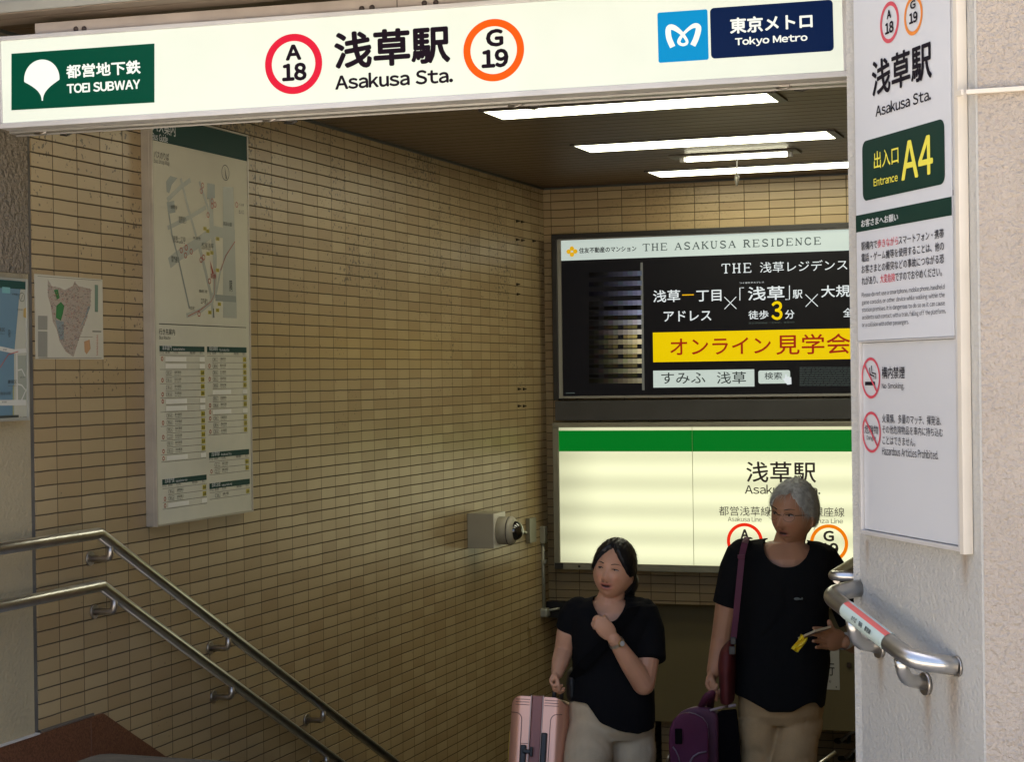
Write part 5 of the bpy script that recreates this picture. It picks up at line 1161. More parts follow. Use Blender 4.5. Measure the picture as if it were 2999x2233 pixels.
def strands(bm, T, man, tab, n, seed, ln, lift, comb, w):
    rg = random.Random(seed)
    for _ in range(n * 3):
        if n <= 0: break
        u = rg.uniform(-math.pi, math.pi); v = math.asin(rg.uniform(-0.75, 1.0)); p, nn = head_points(np.array(u), np.array(v), man); a = abs(math.degrees(u))
        if nn[2] < interp(a, tab) + (0.04 if not man or a < 85 else 0.30): continue
        n -= 1; N = V3(nn); c = comb(nn, rg); c = (c - N * c.dot(N)).normalized(); L = ln * rg.uniform(0.6, 1.3); pts = []
        p0 = V3(p) + N * lift[0]; side = N.cross(c).normalized()
        curl = rg.uniform(-0.35, 0.35); lf = rg.uniform(lift[1], lift[2]) * (2.6 if rg.random() < 0.06 else 1.0)
        for k in range(5):
            s = k / 4; pts.append(p0 + c * L * s + side * curl * L * s * s + N * (lf * s - L * L * s * s * 5.0))
        pr_ = None
        for k in range(4):
            wa = w * (1 - k / 4.6); wb = w * (1 - (k + 1) / 4.6)
            q = [pts[k] - side * wa, pts[k] + side * wa, pts[k + 1] + side * wb, pts[k + 1] - side * wb]
            if pr_ is None: vv = [bm.verts.new(T @ x) for x in q]
            else: vv = [pr_[3], pr_[2]] + [bm.verts.new(T @ x) for x in q[2:]]; 
            f = bm.faces.new(vv); f.smooth = True; pr_ = vv

SKIN = bpy.data.materials.new('skin'); SKIN.use_nodes = True; nt = SKIN.node_tree; p = nt.nodes['Principled BSDF']
at_n = node(nt, 'ShaderNodeVertexColor'); at_n.layer_name = 'Tone'; nt.links.new(at_n.outputs['Color'], p.inputs['Base Color'])
p.inputs['Roughness'].default_value = 0.5; p.inputs['Subsurface Weight'].default_value = 0.12; p.inputs['Subsurface Radius'].default_value = (0.012, 0.004, 0.002); p.inputs['Subsurface Scale'].default_value = 1.0
def skin_tone(me, v, T, base, lip, man):
    Ti = T.inverted(); A = np.array(Ti); loc = v @ A[:3, :3].T + A[:3, 3]
    x, y, z = loc[:, 0], loc[:, 1], loc[:, 2]; col = np.tile(np.array(base), (len(v), 1))
    nz = np.array([noise.noise(Vector((a * 22, b * 22, c * 22))) for a, b, c in v]); col *= (1 + 0.10 * nz)[:, None]
    infr = (y < -0.055) & (np.abs(x) < 0.06) & (np.abs(z) < 0.12)
    def blend(wt, c):
        nonlocal col; wt = (wt * infr)[:, None]; col = col * (1 - wt) + np.array(c) * wt
    blend(0.30 * np.exp(-((np.abs(x) - 0.035) / 0.02) ** 2 - ((z + 0.035) / 0.018) ** 2), (base[0] * 1.05, base[1] * 0.72, base[2] * 0.70))
    blend(0.30 * np.exp(-(x / 0.012) ** 2 - ((z + 0.042) / 0.012) ** 2), (base[0] * 1.02, base[1] * 0.75, base[2] * 0.7))
    zq = z - (0 if man else 7.0) * x * x; mw = 1.0 if man else 1.2
    blend(np.clip(1.15 * np.exp(-(x / (0.021 * mw)) ** 4 - ((zq + 0.0705) / 0.0125) ** 4), 0, 1) * 0.85, lip)
    blend(np.clip(1.4 * np.exp(-(x / (0.0155 * mw)) ** 4 - ((zq + 0.0710) / 0.0046) ** 4), 0, 1), (0.03, 0.008, 0.008))
    blend(0.8 * np.exp(-((np.abs(x) - 0.008) / 0.0035) ** 2 - ((z + 0.0535) / 0.0028) ** 2), (0.04, 0.015, 0.01))
    blend(0.35 * np.exp(-((np.abs(x) - 0.031) / 0.017) ** 4 - ((z - 0.0) / 0.010) ** 4), tuple(b * 0.6 for b in base))  # shade under the brows, painted into the eye socket colour
    ca = me.color_attributes.new('Tone', 'FLOAT_COLOR', 'POINT'); ca.data.foreach_set('color', np.c_[np.clip(col, 0, 1), np.ones(len(v))].ravel())
def face_parts(root, T, man, browc, eye_open, body):
    for sx_ in (-1, 1):
        c = head_y(sx_ * 0.031, 0.000, man)
        bm = bmesh.new(); Rt = T.to_3x3().normalized(); ellipsoid(bm, T @ V3((sx_ * 0.031, c[1] + 0.0030, 0.0)), (0.0125, 0.0062, eye_open), Rt, 16, 10); obj('eye', bm, mat('eye_white', (0.28, 0.23, 0.20), 0.3), body)
        bm = bmesh.new(); ix = sx_ * 0.031 - 0.003; ellipsoid(bm, T @ V3((ix, c[1] - 0.0016, 0.0)), (0.0052, 0.0022, min(0.0052, eye_open * 1.02)), Rt, 14, 8); obj('iris', bm, mat('iris', (0.012, 0.008, 0.006), 0.15), body)
        bm = bmesh.new(); pts = []
        for k in range(7):
            s = k / 6; xx = sx_ * (0.0175 + 0.028 * s); zz = 0.0005 + eye_open * (0.5 + 0.9 * math.sin(math.pi * min(1, s * 1.05)) ) * (1 if True else 0); q = head_y(xx, zz, man); pts.append(T @ V3((xx, q[1] - 0.0006, zz)))
        tube(bm, pts, [0.0010, 0.0018, 0.0022, 0.0023, 0.0022, 0.0018, 0.0010], 6); obj('eyelid', bm, mat('lash', (0.02, 0.012, 0.01), 0.6), body)
        bm = bmesh.new(); pts = []
        for k in range(7):
            s = k / 6; xx = sx_ * (0.015 + 0.034 * s); zz = 0.0195 + 0.005 * math.sin(math.pi * s * 0.8) ; q = head_y(xx, zz, man); pts.append(T @ V3((xx, q[1] - 0.0004, zz)))
        tube(bm, pts, [0.0024, 0.0034, 0.0037, 0.0034, 0.0028, 0.0020, 0.0010], 7, aspect=0.5); obj('eyebrow', bm, browc, body)
def ears(bm, T):
    Rt = T.to_3x3().normalized()
    for s in (-1, 1):
        ellipsoid(bm, T @ Vector((s * 0.077, 0.012, -0.014)), (0.008, 0.016, 0.030), Rt @ Matrix.Rotation(math.radians(12 * s), 3, 'Z')); ellipsoid(bm, T @ Vector((s * 0.076, 0.005, -0.036)), (0.006, 0.009, 0.011), Rt)
def hand(bm, wrist, knuck, across, toward, curl, length=0.088, thumb=None, s=1.0, spread=1.0):
    """palm from wrist to the knuckle row; fingers start along 'across' and bend towards 'toward'"""
    w = V3(wrist); k = V3(knuck); ac = V3(across).normalized(); tw = V3(toward).normalized(); ax = (k - w).normalized(); ac = (ac - ax * ac.dot(ax)).normalized(); tw = (tw - ax * tw.dot(ax)).normalized()
    M = Matrix((ac, ax, ac.cross(ax))).transposed()
    ellipsoid(bm, w.lerp(k, 0.58), (0.039 * s, (k - w).length * 0.60, 0.0145 * s), M, 18, 12)
    for i, (o_, l_, r_) in enumerate(((-0.029, 0.90, 0.0086), (-0.010, 1.0, 0.0090), (0.010, 0.94, 0.0086), (0.029, 0.76, 0.0076))):
        b = w.lerp(k, 0.92) + ac * o_ * s; d = ax; pts = [b]; L = length * l_ * s
        for seg_, fr in enumerate((0.42, 0.32, 0.26)):
            c = curl[seg_] + (i - 1.5) * 0.05; d = (Matrix.Rotation(c, 3, ax.cross(tw)) @ d).normalized() ; pts.append(pts[-1] + (d + ac * (o_ * 1.2 * spread)).normalized() * L * fr)
        limb(bm, pts, [r_ * s, r_ * 0.95 * s, r_ * 0.88 * s, r_ * 0.74 * s], 3, 10)
    if thumb is not None:
        pts = [w.lerp(k, 0.28) + ac * thumb[0] * 0.020 * s] + [V3(q) for q in thumb[1:]]
        limb(bm, pts, [0.0125 * s, 0.0105 * s, 0.0098 * s, 0.0080 * s][:len(pts)], 3, 10)

GREY_HAIR = mat('grey_hair', (0.44, 0.44, 0.39), 0.55, var=0.35, vscale=60); BLACK_HAIR = mat('black_hair', (0.008, 0.008, 0.009), 0.38, spec=0.35)
SHIRT = mat('black_cotton', (0.0065, 0.0068, 0.0075), 0.9, bump=0.3, bscale=400, spec=0.1)
SHIRT2 = mat('black_cotton_warm', (0.007, 0.007, 0.008), 0.9, bump=0.3, bscale=400, spec=0.1)
KHAKI = mat('khaki_cotton', (0.43, 0.29, 0.145), 0.85, var=0.12, vscale=14, bump=0.25, bscale=300, spec=0.15); CREAMT = mat('cream_cotton', (0.60, 0.475, 0.31), 0.85, var=0.12, vscale=14, bump=0.25, bscale=300, spec=0.15)
SHOE = mat('shoe', (0.03, 0.03, 0.03), 0.6)
def finish(name, me, m, root, smooth=True):
    me.materials.clear(); me.materials.append(m); me.name = name
    for p_ in me.polygons: p_.use_smooth = True
    o = bpy.data.objects.new(name, me); COL.objects.link(o); o.parent = root; return o
def cut(me, v, inside):
    bm = bmesh.new(); bm.from_mesh(me); bm.verts.ensure_lookup_table()
    bmesh.ops.delete(bm, geom=[bm.verts[i] for i in np.nonzero(inside)[0]], context='VERTS')
    nb = {}
    for e in bm.edges:
        if e.is_boundary:
            a, b = e.verts; nb.setdefault(a, []).append(b); nb.setdefault(b, []).append(a)
    for _ in range(12):
        new = {k: (k.co * 0.4 + sum((x.co for x in l), Vector()) / len(l) * 0.6) for k, l in nb.items()}
        for k, c_ in new.items(): k.co = c_
    bm.to_mesh(me); bm.free()

# ---- the man -------------------------------------------------------------------------------------
G = Rig(1.937, 1.937, 1950, 1380, 6.75); rt_, bk, up = G.right, G.back, G.up
foot_z = float(G(650, 40)[2]) - 1.69; 
def floor_at(p_):                                  # height of the step under a point
    y_ = float(p_[1]); return 0.0 if y_ < YB else -(int((y_ - YB) / TR) + 1) * RS
base = G(650, 1300); fz = floor_at(base)
man = thing('person', 'grey haired man in glasses, black t-shirt and khaki trousers holding a phone', 'person', (base[0], base[1], fz))
T = head_T(G, 728, 236, 0.0, 31, 5, 6, 1.0)
bm = bmesh.new(); head_mesh(bm, T, True); ears(bm, T)
limb(bm, [G(722, 330, 0.035), G(690, 440, 0.03), G(672, 520, 0.03)], [0.056, 0.058, 0.075], 4, 20)
W = lambda x: rt_ * G.m(x)
loft(bm, [(G(676, 402, 0.03), W(95), bk * 0.055), (G(668, 440, 0.03), W(175), bk * 0.070), (G(662, 490, 0.03), W(225), bk * 0.090), (G(656, 600, 0.03), W(240), bk * 0.108), (G(655, 900, 0.03), W(235), bk * 0.108), (G(655, 1200, 0.03), W(225), bk * 0.11), (G(655, 1330, 0.03), W(220), bk * 0.11)])
# his right arm (left in the picture)
el = G(316, 960, 0.05); wr = G(270, 1140, -0.02)
limb(bm, [G(440, 510, 0.03), G(352, 740, 0.04), el], [0.040, 0.045, 0.040]); limb(bm, [el, G(298, 1040, 0.02), wr], [0.040, 0.036, 0.026])
kn = G(243, 1228, -0.035)
hand(bm, wr, kn, -bk * 0.9 + rt_ * -0.35, rt_ * 0.9 - bk * 0.25, (0.75, 1.15, 0.9), thumb=(1, G(272, 1215, -0.065), G(284, 1262, -0.075), G(286, 1300, -0.07)), s=1.0)
# his left arm, bent, holding the phone
el2 = G(1130, 985, 0.02); wr2 = G(1012, 968, -0.16)
limb(bm, [G(880, 530, 0.03), G(1040, 770, 0.04), el2], [0.040, 0.047, 0.041]); limb(bm, [el2, G(1075, 985, -0.06), wr2], [0.041, 0.036, 0.026])
kn2 = G(918, 955, -0.205)
hand(bm, wr2, kn2, up * -0.95 + bk * 0.25, -bk, (0.02, 0.14, 0.16), length=0.088, thumb=(-1, G(955, 915, -0.20), G(935, 885, -0.215), G(926, 856, -0.215)), s=1.10, spread=0.3)
hc = np.array(T @ Vector((0, 0, 0)))
me, v = remesh(bm, 0.0031, 3, keep=lambda q: np.where(np.linalg.norm(q - hc, axis=1) < 0.125, 0.25, 1.0))
skin_tone(me, v, T, (0.37, 0.185, 0.10), (0.30, 0.09, 0.065), True)
body = finish('body', me, SKIN, man)
face_parts(body, T, True, mat('brow_grey', (0.05, 0.04, 0.035), 0.8), 0.0031, body)
tabm = [(0, .60), (20, .66), (38, .50), (55, .22), (72, .05), (86, -.12), (100, -.34), (130, -.52), (180, -.60)]
bm = bmesh.new(); hair_cap(bm, T, True, tabm, 0.012, 2.0, 0.0026)
def comb_m(n, rg): return Vector((-0.55 + rg.uniform(-.5, .5) if n[0] < 0.35 else 0.5, 0.45 * (1 if n[1] > -0.3 else -0.2), -0.5 + rg.uniform(-.3, .3)))
strands(bm, T, True, tabm, 2600, 4, 0.048, (0.0095, 0.0005, 0.0055), comb_m, 0.0011)
hr = obj('hair', bm, GREY_HAIR, body, smooth=True)
# glasses
gl_ = mat('glasses_wire', (0.05, 0.035, 0.025), 0.3, 0.7); bm = bmesh.new()
for s in (-1, 1):
    c = head_y(s * 0.031, -0.004, True); pts = [T @ Vector((s * 0.033 + 0.023 * math.cos(a), c[1] - 0.013 + 0.006 * abs(math.cos(a)) * (1 if s * math.cos(a) > 0 else 0), -0.005 + 0.0165 * math.sin(a))) for a in np.linspace(0, 2 * math.pi, 25)]
    tube(bm, pts, 0.0006, 6, caps=False); tube(bm, [T @ Vector((s * 0.056, c[1] - 0.006, 0.004)), T @ Vector((s * 0.070, c[1] + 0.02, 0.004)), T @ Vector((s * 0.079, 0.0, 0.0)), T @ Vector((s * 0.080, 0.02, -0.012))], 0.0015, 6)
tube(bm, [T @ Vector((-0.010, head_y(0, 0, True)[1] - 0.004, 0.0)), T @ Vector((0, head_y(0, 0, True)[1] - 0.007, 0.002)), T @ Vector((0.010, head_y(0, 0, True)[1] - 0.004, 0.0))], 0.0012, 6)
obj('glasses', bm, gl_, man, smooth=True)
# t-shirt
bm = bmesh.new()
loft(bm, [(G(678, 388, 0.03), W(120), bk * 0.07), (G(672, 408, 0.03), W(215), bk * 0.090), (G(668, 445, 0.03), W(285), bk * 0.110), (G(664, 500, 0.03), W(292), bk * 0.125), (G(660, 620, 0.03), W(288), bk * 0.135), (G(660, 800, 0.03), W(262), bk * 0.132), (G(664, 1000, 0.03), W(266), bk * 0.135), (G(656, 1180, 0.02), W(264), bk * 0.138), (G(650, 1290, 0.02), W(262), bk * 0.138), (G(650, 1330, 0.02), W(258), bk * 0.138)], 32)
ball(bm, G(442, 478, 0.03), 0.060); ball(bm, G(895, 505, 0.03), 0.060); tube(bm, [G(440, 465, 0.03), G(395, 560, 0.03), G(338, 765, 0.04)], [0.060, 0.060, 0.052], 20); tube(bm, [G(885, 490, 0.03), G(965, 610, 0.03), G(1035, 800, 0.04), G(1062, 868, 0.03)], [0.060, 0.062, 0.058, 0.055], 20)
me, v = remesh(bm, 0.0045, 7)
wrinkle(me, v, 0.010, 7, (1, 1, 0.45), 1.0); crease(me, v, 0.008, 5, (1, 1, 0.6), 5.0, 0.06)
nk = np.array(G(684, 420, -0.05)); hem = G(650, 1252, 0)
dx = (v - nk) @ rt_; dz = (v - nk) @ up; dy = (v - nk) @ bk
ins = ((dx / G.m(124)) ** 2 + (dz / G.m(118)) ** 2 < 1) & (dy < 0.09)
ins |= ((dx / G.m(118)) ** 2 + ((dz - 0.0) / G.m(40)) ** 2 < 1) & (dy >= 0.09)
hx = ((v - np.array(hem)) @ rt_) / G.m(1); hz = ((v - np.array(hem)) @ up) / G.m(1)
low_ = -(10 + 95 * np.exp(-((hx - 0) / 150) ** 2) + 95 * np.exp(-((hx - 250) / 40) ** 2)); ins |= hz < low_ * np.where(((v - np.array(hem)) @ bk) < 0.03, 1, 0.9)
cut(me, v, ins)
tee = finish('t_shirt', me, SHIRT, man); md = tee.modifiers.new('s', 'SOLIDIFY'); md.thickness = 0.0035; md.offset = -1
q = G(750, 727, -0.118); bm = bmesh.new(); d_ = rt_ * 0.5
for (cx_, cz_, rx_, rz_) in ((-0.004, 0, 0.011, 0.0055), (0.009, -0.001, 0.007, 0.003), (0.015, 0.001, 0.003, 0.0045)): ellipsoid(bm, np.array(q) + rt_ * cx_ + up * cz_, (rx_, 0.003, rz_), Matrix((V3(rt_), V3(bk), V3(up))).transposed(), 12, 6)
obj('chest_emblem', bm, mat('emblem_grey', (0.11, 0.13, 0.12), 0.7), tee)
# trousers and shoes
def trousers(rig, hips, legs, m, root, seed, vox=0.0050, amp=0.009):
    bm = bmesh.new(); loft(bm, hips, 28)
    for lg, rd in legs: tube(bm, bend(lg, 0.12, 5) if len(lg) > 2 else lg, [rd[0] + (rd[1] - rd[0]) * i / (len(bend(lg, 0.12, 5)) - 1) for i in range(len(bend(lg, 0.12, 5)))], 22)
    me, v = remesh(bm, vox, 5); wrinkle(me, v, amp, 9, (0.8, 0.8, 1.5), seed); crease(me, v, 0.0065, 5, (1.0, 1.0, 0.45), seed + 3, 0.06); crease(me, v, 0.003, 12, (0.8, 0.8, 1.2), seed + 8, 0.08)
    return finish('trousers', me, m, root)
def shoe(p_, name, root, rig):
    bm = bmesh.new(); b = V3(p_); f = V3(-rig.back)
    M = Matrix((V3(rig.right), f, Vector((0, 0, 1)))).transposed()
    ellipsoid(bm, b + f * 0.06 + Vector((0, 0, 0.035)), (0.045, 0.135, 0.035), M, 20, 10); ellipsoid(bm, b + Vector((0, 0, 0.06)), (0.043, 0.055, 0.06), M, 18, 10)
    me, v = remesh(bm, 0.006, 4); v[:, 2] = np.maximum(v[:, 2], float(b.z)); me.vertices.foreach_set('co', v.ravel()); me.update(); return finish(name, me, SHOE, root)
def leg_line(rig, hip, knee, ank):
    return [V3(hip), V3(knee), V3(ank)]
hpL, hpR = G(540, 1350, 0.02), G(745, 1350, 0.04)
aL = G(480, 1800, 0.0); aL = np.array([aL[0] + 0.02, aL[1] + 0.10, 0]); zL = floor_at(aL); aL[2] = zL + 0.09
aR = G(705, 1800, 0.0); aR = np.array([aR[0] - 0.05, aR[1] - 0.16, 0]); zR = floor_at(aR); aR[2] = zR + 0.09
kL = (hpL + aL) / 2 - bk * 0.06; kR = (hpR + aR) / 2 - bk * 0.13
trousers(G, [(G(650, 1225, 0.03), W(238), bk * 0.118), (G(648, 1300, 0.03), W(246), bk * 0.125), (G(646, 1370, 0.03), W(244), bk * 0.120), (G(648, 1425, 0.03), W(222), bk * 0.095)],
         [(leg_line(G, G(520, 1400, 0.02), kL, aL), (0.081, 0.060)), (leg_line(G, G(768, 1400, 0.03), kR, aR), (0.081, 0.060))], KHAKI, man, 2.0)
shoe((aL[0], aL[1], zL), 'shoe', man, G); shoe((aR[0], aR[1], zR), 'shoe', man, G)
bm = bmesh.new(); tube(bm, [G(1024, 964, -0.140), G(1004, 970, -0.172)], [0.031, 0.030], 20, caps=False); tube(bm, [G(1024, 964, -0.140), G(1004, 970, -0.172)], [0.0295, 0.0285], 20, caps=False); obj('wristband', bm, WHITE, man)
# phone and wrapper in his hand
ph = thing('smartphone', 'dark phone with a pale edge held flat in the hand of the man', 'smartphone', tuple(G(855, 920, -0.24)))
a = np.array(G(800, 932, -0.27)); b = np.array(G(908, 902, -0.215)); ax_ = (b - a) / np.linalg.norm(b - a); ay_ = bk * 0.8 + up * -0.18; ay_ -= ax_ * (ay_ @ ax_); ay_ /= np.linalg.norm(ay_); az_ = np.cross(ax_, ay_)
bm = bmesh.new(); boxf(bm, (a + b) / 2, ax_, ay_, az_, (-0.040, -0.035, -0.0045), (0.040, 0.06, 0.0045), 0.003); obj('case', bm, mat('phone_case', (0.10, 0.045, 0.035), 0.4), ph)
bm = bmesh.new(); boxf(bm, (a + b) / 2, ax_, ay_, az_, (-0.041, -0.0385, -0.002), (0.041, 0.058, 0.0060), 0.001); obj('screen_edge', bm, mat('phone_edge', (0.50, 0.42, 0.28), 0.4), ph)
rgw = random.Random(8); bm = bmesh.new(); g_ = {}
for i in range(9):
    for j in range(9):
        s_, t_ = i / 8, j / 8; x_ = 765 - 48 * t_ + 40 * s_ + 6 * math.sin(t_ * 5); y_ = 932 + 84 * t_ + 10 * s_ - 6 * math.cos(s_ * 4)
        g_[i, j] = bm.verts.new(V3(G(x_, y_, -0.24 + rgw.uniform(-.006, .006) + 0.01 * math.sin(i * 1.4 + j))))
for i in range(8):
    for j in range(8): bm.faces.new([g_[i, j], g_[i + 1, j], g_[i + 1, j + 1], g_[i, j + 1]])
o = obj('wrapper', bm, mat('yellow_foil', (0.80, 0.58, 0.01), 0.35), None, smooth=True); md = o.modifiers.new('s', 'SOLIDIFY'); md.thickness = 0.001
setp(o, 'crumpled yellow wrapper hanging below the phone of the man', 'wrapper')
# shoulder bag
bag = thing('shoulder_bag', 'dark red shoulder bag on a wine coloured strap at the side of the man', 'bag', tuple(G(350, 1290, 0.02)))
RED = mat('bag_red', (0.10, 0.008, 0.008), 0.7, var=0.3, vscale=12); WINE = mat('strap_wine', (0.085, 0.012, 0.035), 0.7)
bm = bmesh.new(); loft(bm, [(G(372, 955, 0.02), W(14), bk * 0.05), (G(352, 1010, 0.02), W(38), bk * 0.12), (G(346, 1100, 0.02), W(52), bk * 0.14), (G(350, 1220, 0.02), W(50), bk * 0.14), (G(352, 1300, 0.02), W(42), bk * 0.13)]); me, v = remesh(bm, 0.006, 6); wrinkle(me, v, 0.006, 9, seed=4); finish('bag_body', me, RED, bag)
bm = bmesh.new(); PS = [(476, 384, 0.02), (462, 378, -0.045), (447, 412, -0.098), (432, 480, -0.118), (420, 600, -0.128), (408, 720, -0.128), (395, 850, -0.122), (384, 950, -0.11)]
PSw = [np.array(G(*q)) for q in PS]; wd_ = G.m(17)
for off in (0.0,):
    vsx = []
    for i, q in enumerate(PSw):
        tn_ = PSw[min(i + 1, len(PSw) - 1)] - PSw[max(i - 1, 0)]; tn_ /= np.linalg.norm(tn_); n_ = -bk * (1 if i > 1 else 0.3) + up * (0 if i > 1 else 1); n_ -= tn_ * (n_ @ tn_); n_ /= np.linalg.norm(n_); s_ = np.cross(tn_, n_)
        vsx.append([bm.verts.new(V3(q + s_ * a + n_ * b)) for a, b in ((-wd_, 0.002), (wd_, 0.002), (wd_, -0.002), (-wd_, -0.002))])
    for i in range(len(vsx) - 1):
        for k in range(4): bm.faces.new([vsx[i][k], vsx[i][(k + 1) % 4], vsx[i + 1][(k + 1) % 4], vsx[i + 1][k]])
    bm.faces.new(vsx[0]); bm.faces.new(vsx[-1][::-1])
obj('strap', bm, WINE, bag)
for (x, y, w_, h_) in ((428, 487, 20, 11), (382, 965, 15, 20), (376, 1020, 17, 22)):
    bm = bmesh.new(); boxf(bm, G(x, y, -0.13 if y < 600 else -0.115), rt_, up, bk, (-G.m(w_), -G.m(h_), -0.004), (G.m(w_), G.m(h_), 0.004), 0.002); obj('buckle', bm, DARK if y > 600 else WINE, bag)

# ---- the woman -----------------------------------------------------------------------------------
Gw = Rig(2.418, 2.418, 1450, 1550, 6.86); G = Gw; rt_, bk, up = G.right, G.back, G.up; W = lambda x: rt_ * G.m(x)
base = G(820, 1450); fz = floor_at(base)
wom = thing('person', 'young woman in black t-shirt and cream trousers with a watch, fist raised to her chest', 'person', (base[0], base[1], fz))
T = head_T(G, 844, 290, 0.0, 20, -5, 9, 0.925)
bm = bmesh.new(); head_mesh(bm, T, False); ears(bm, T)
limb(bm, [G(850, 400, 0.03), G(815, 500, 0.03), G(806, 560, 0.03)], [0.050, 0.050, 0.065], 4, 20)
loft(bm, [(G(812, 492, 0.03), W(80), bk * 0.045), (G(812, 525, 0.03), W(160), bk * 0.060), (G(815, 580, 0.03), W(225), bk * 0.080), (G(822, 700, 0.03), W(250), bk * 0.098), (G(825, 1000, 0.03), W(245), bk * 0.100), (G(822, 1250, 0.03), W(280), bk * 0.11), (G(820, 1400, 0.03), W(280), bk * 0.11)])
el = G(488, 860, 0.05); wr = G(440, 1022, -0.03)
limb(bm, [G(600, 590, 0.03), G(512, 740, 0.04), el], [0.036, 0.042, 0.037]); limb(bm, [el, G(462, 940, 0.01), wr], [0.037, 0.034, 0.024])
hand(bm, wr, G(402, 1098, -0.045), -bk * 0.85 - rt_ * 0.4, rt_ * 0.9 - bk * 0.2, (0.75, 1.15, 0.9), length=0.076, thumb=(1, G(438, 1075, -0.075), G(449, 1110, -0.08), G(452, 1146, -0.075)), s=0.90)
el2 = G(1052, 1100, -0.095); wr2 = G(842, 782, -0.175)
limb(bm, [G(1030, 620, 0.02), G(1085, 870, -0.045), el2], [0.038, 0.046, 0.043]); limb(bm, [el2, G(955, 955, -0.135), wr2], [0.043, 0.038, 0.025])
hand(bm, wr2, G(735, 655, -0.19), up * 0.75 + rt_ * 0.6 , bk * 0.9 , (1.3, 1.5, 0.9), length=0.070, thumb=(-1, G(742, 705, -0.165), G(705, 700, -0.165), G(690, 672, -0.17)), s=0.88)
ball(bm, G(728, 652, -0.170), 0.022)
hc = np.array(T @ Vector((0, 0, 0)))
me, v = remesh(bm, 0.0031, 3, keep=lambda q: np.where(np.linalg.norm(q - hc, axis=1) < 0.118, 0.25, 1.0))
skin_tone(me, v, T, (0.58, 0.305, 0.185), (0.50, 0.14, 0.11), False)
body = finish('body', me, SKIN, wom)
face_parts(body, T, False, mat('brow_black', (0.025, 0.018, 0.014), 0.8), 0.0022, body)
bm = bmesh.new(); c_ = head_y(0, -0.068, False); ellipsoid(bm, T @ Vector((0, c_[1] + 0.0035, -0.0685)), (0.010, 0.004, 0.0022), T.to_3x3().normalized(), 12, 6); obj('teeth', bm, mat('teeth', (0.55, 0.50, 0.44), 0.3), body)
tabw = [(0, .70), (8, .66), (25, .48), (42, .22), (58, -.06), (76, -.20), (92, -.14), (110, -.38), (180, -.75)]
bm = bmesh.new(); hair_cap(bm, T, False, tabw, 0.017, 9.0, 0.0015, part=True)
def comb_w(n, rg): return Vector((0.8 if n[0] > 0.02 else -0.8, 0.55, -0.55))
strands(bm, T, False, tabw, 1100, 14, 0.055, (0.0125, 0.0, 0.0022), comb_w, 0.0012)
Rt = T.to_3x3().normalized()
ellipsoid(bm, T @ Vector((0.035, 0.075, -0.085)), (0.042, 0.036, 0.046), Rt); ellipsoid(bm, T @ Vector((0.052, 0.060, -0.045)), (0.036, 0.045, 0.05), Rt); ellipsoid(bm, T @ Vector((0.02, 0.07, -0.135)), (0.026, 0.024, 0.045), Rt)
hr = obj('hair', bm, BLACK_HAIR, body, smooth=True)
bm = bmesh.new()
loft(bm, [(G(812, 468, 0.03), W(100), bk * 0.06), (G(812, 492, 0.03), W(180), bk * 0.078), (G(815, 540, 0.03), W(275), bk * 0.10), (G(820, 600, 0.03), W(312), bk * 0.115), (G(822, 740, 0.03), W(290), bk * 0.130), (G(822, 950, 0.03), W(280), bk * 0.126), (G(826, 1150, 0.02), W(308), bk * 0.130), (G(824, 1300, 0.02), W(314), bk * 0.135), (G(824, 1440, 0.02), W(318), bk * 0.138)], 32)
ball(bm, G(592, 566, 0.03), 0.051); ball(bm, G(1036, 592, 0.03), 0.055); tube(bm, [G(590, 540, 0.03), G(545, 640, 0.03), G(512, 722, 0.04)], [0.049, 0.053, 0.047], 20); tube(bm, [G(1035, 575, 0.02), G(1082, 720, 0.0), G(1094, 935, -0.055)], [0.057, 0.059, 0.060], 20)
me, v = remesh(bm, 0.0045, 7); wrinkle(me, v, 0.009, 7, (1, 1, 0.45), 11.0); crease(me, v, 0.008, 5, (1, 1, 0.7), 15.0, 0.06)
nk = np.array(G(808, 520, -0.05)); dx = (v - nk) @ rt_; dz = (v - nk) @ up; dy = (v - nk) @ bk; dxx = dx / G.m(1); dzz = dz / G.m(1)
ins = ((dxx / (112 - 0.25 * np.clip(-dzz, 0, 200))) ** 2 + (dzz / 128) ** 2 < 1) & (dy < 0.085); ins |= ((dxx / 100) ** 2 + (dzz / 38) ** 2 < 1) & (dy >= 0.085)
hem = np.array(G(824, 1300, 0)); hx = ((v - hem) @ rt_) / G.m(1); hz = ((v - hem) @ up) / G.m(1)
ins |= hz < np.interp(hx, [-320, -180, -80, 60, 180, 320], [95, 95, -40, -100, -125, -105]); cut(me, v, ins)
tee = finish('t_shirt', me, SHIRT2, wom); md = tee.modifiers.new('s', 'SOLIDIFY'); md.thickness = 0.0035; md.offset = -1
hpL, hpR = G(690, 1400, 0.02), G(980, 1400, 0.02)
aL = G(640, 1900, 0); aL = np.array([aL[0], aL[1] - 0.22, 0]); zL = floor_at(aL); aL[2] = zL + 0.08
aR = G(960, 1900, 0); aR = np.array([aR[0], aR[1] + 0.08, 0]); zR = floor_at(aR); aR[2] = zR + 0.08
kL = (hpL + aL) / 2 - bk * 0.14 + rt_ * 0.01; kR = (hpR + aR) / 2 - bk * 0.05
trousers(G, [(G(820, 1180, 0.03), W(300), bk * 0.115), (G(820, 1290, 0.03), W(312), bk * 0.122), (G(822, 1400, 0.03), W(314), bk * 0.128), (G(822, 1480, 0.03), W(280), bk * 0.10)],
         [(leg_line(G, G(676, 1440, 0.0), kL, aL), (0.089, 0.060)), (leg_line(G, G(962, 1440, 0.03), kR, aR), (0.089, 0.060))], CREAMT, wom, 7.0, amp=0.008)
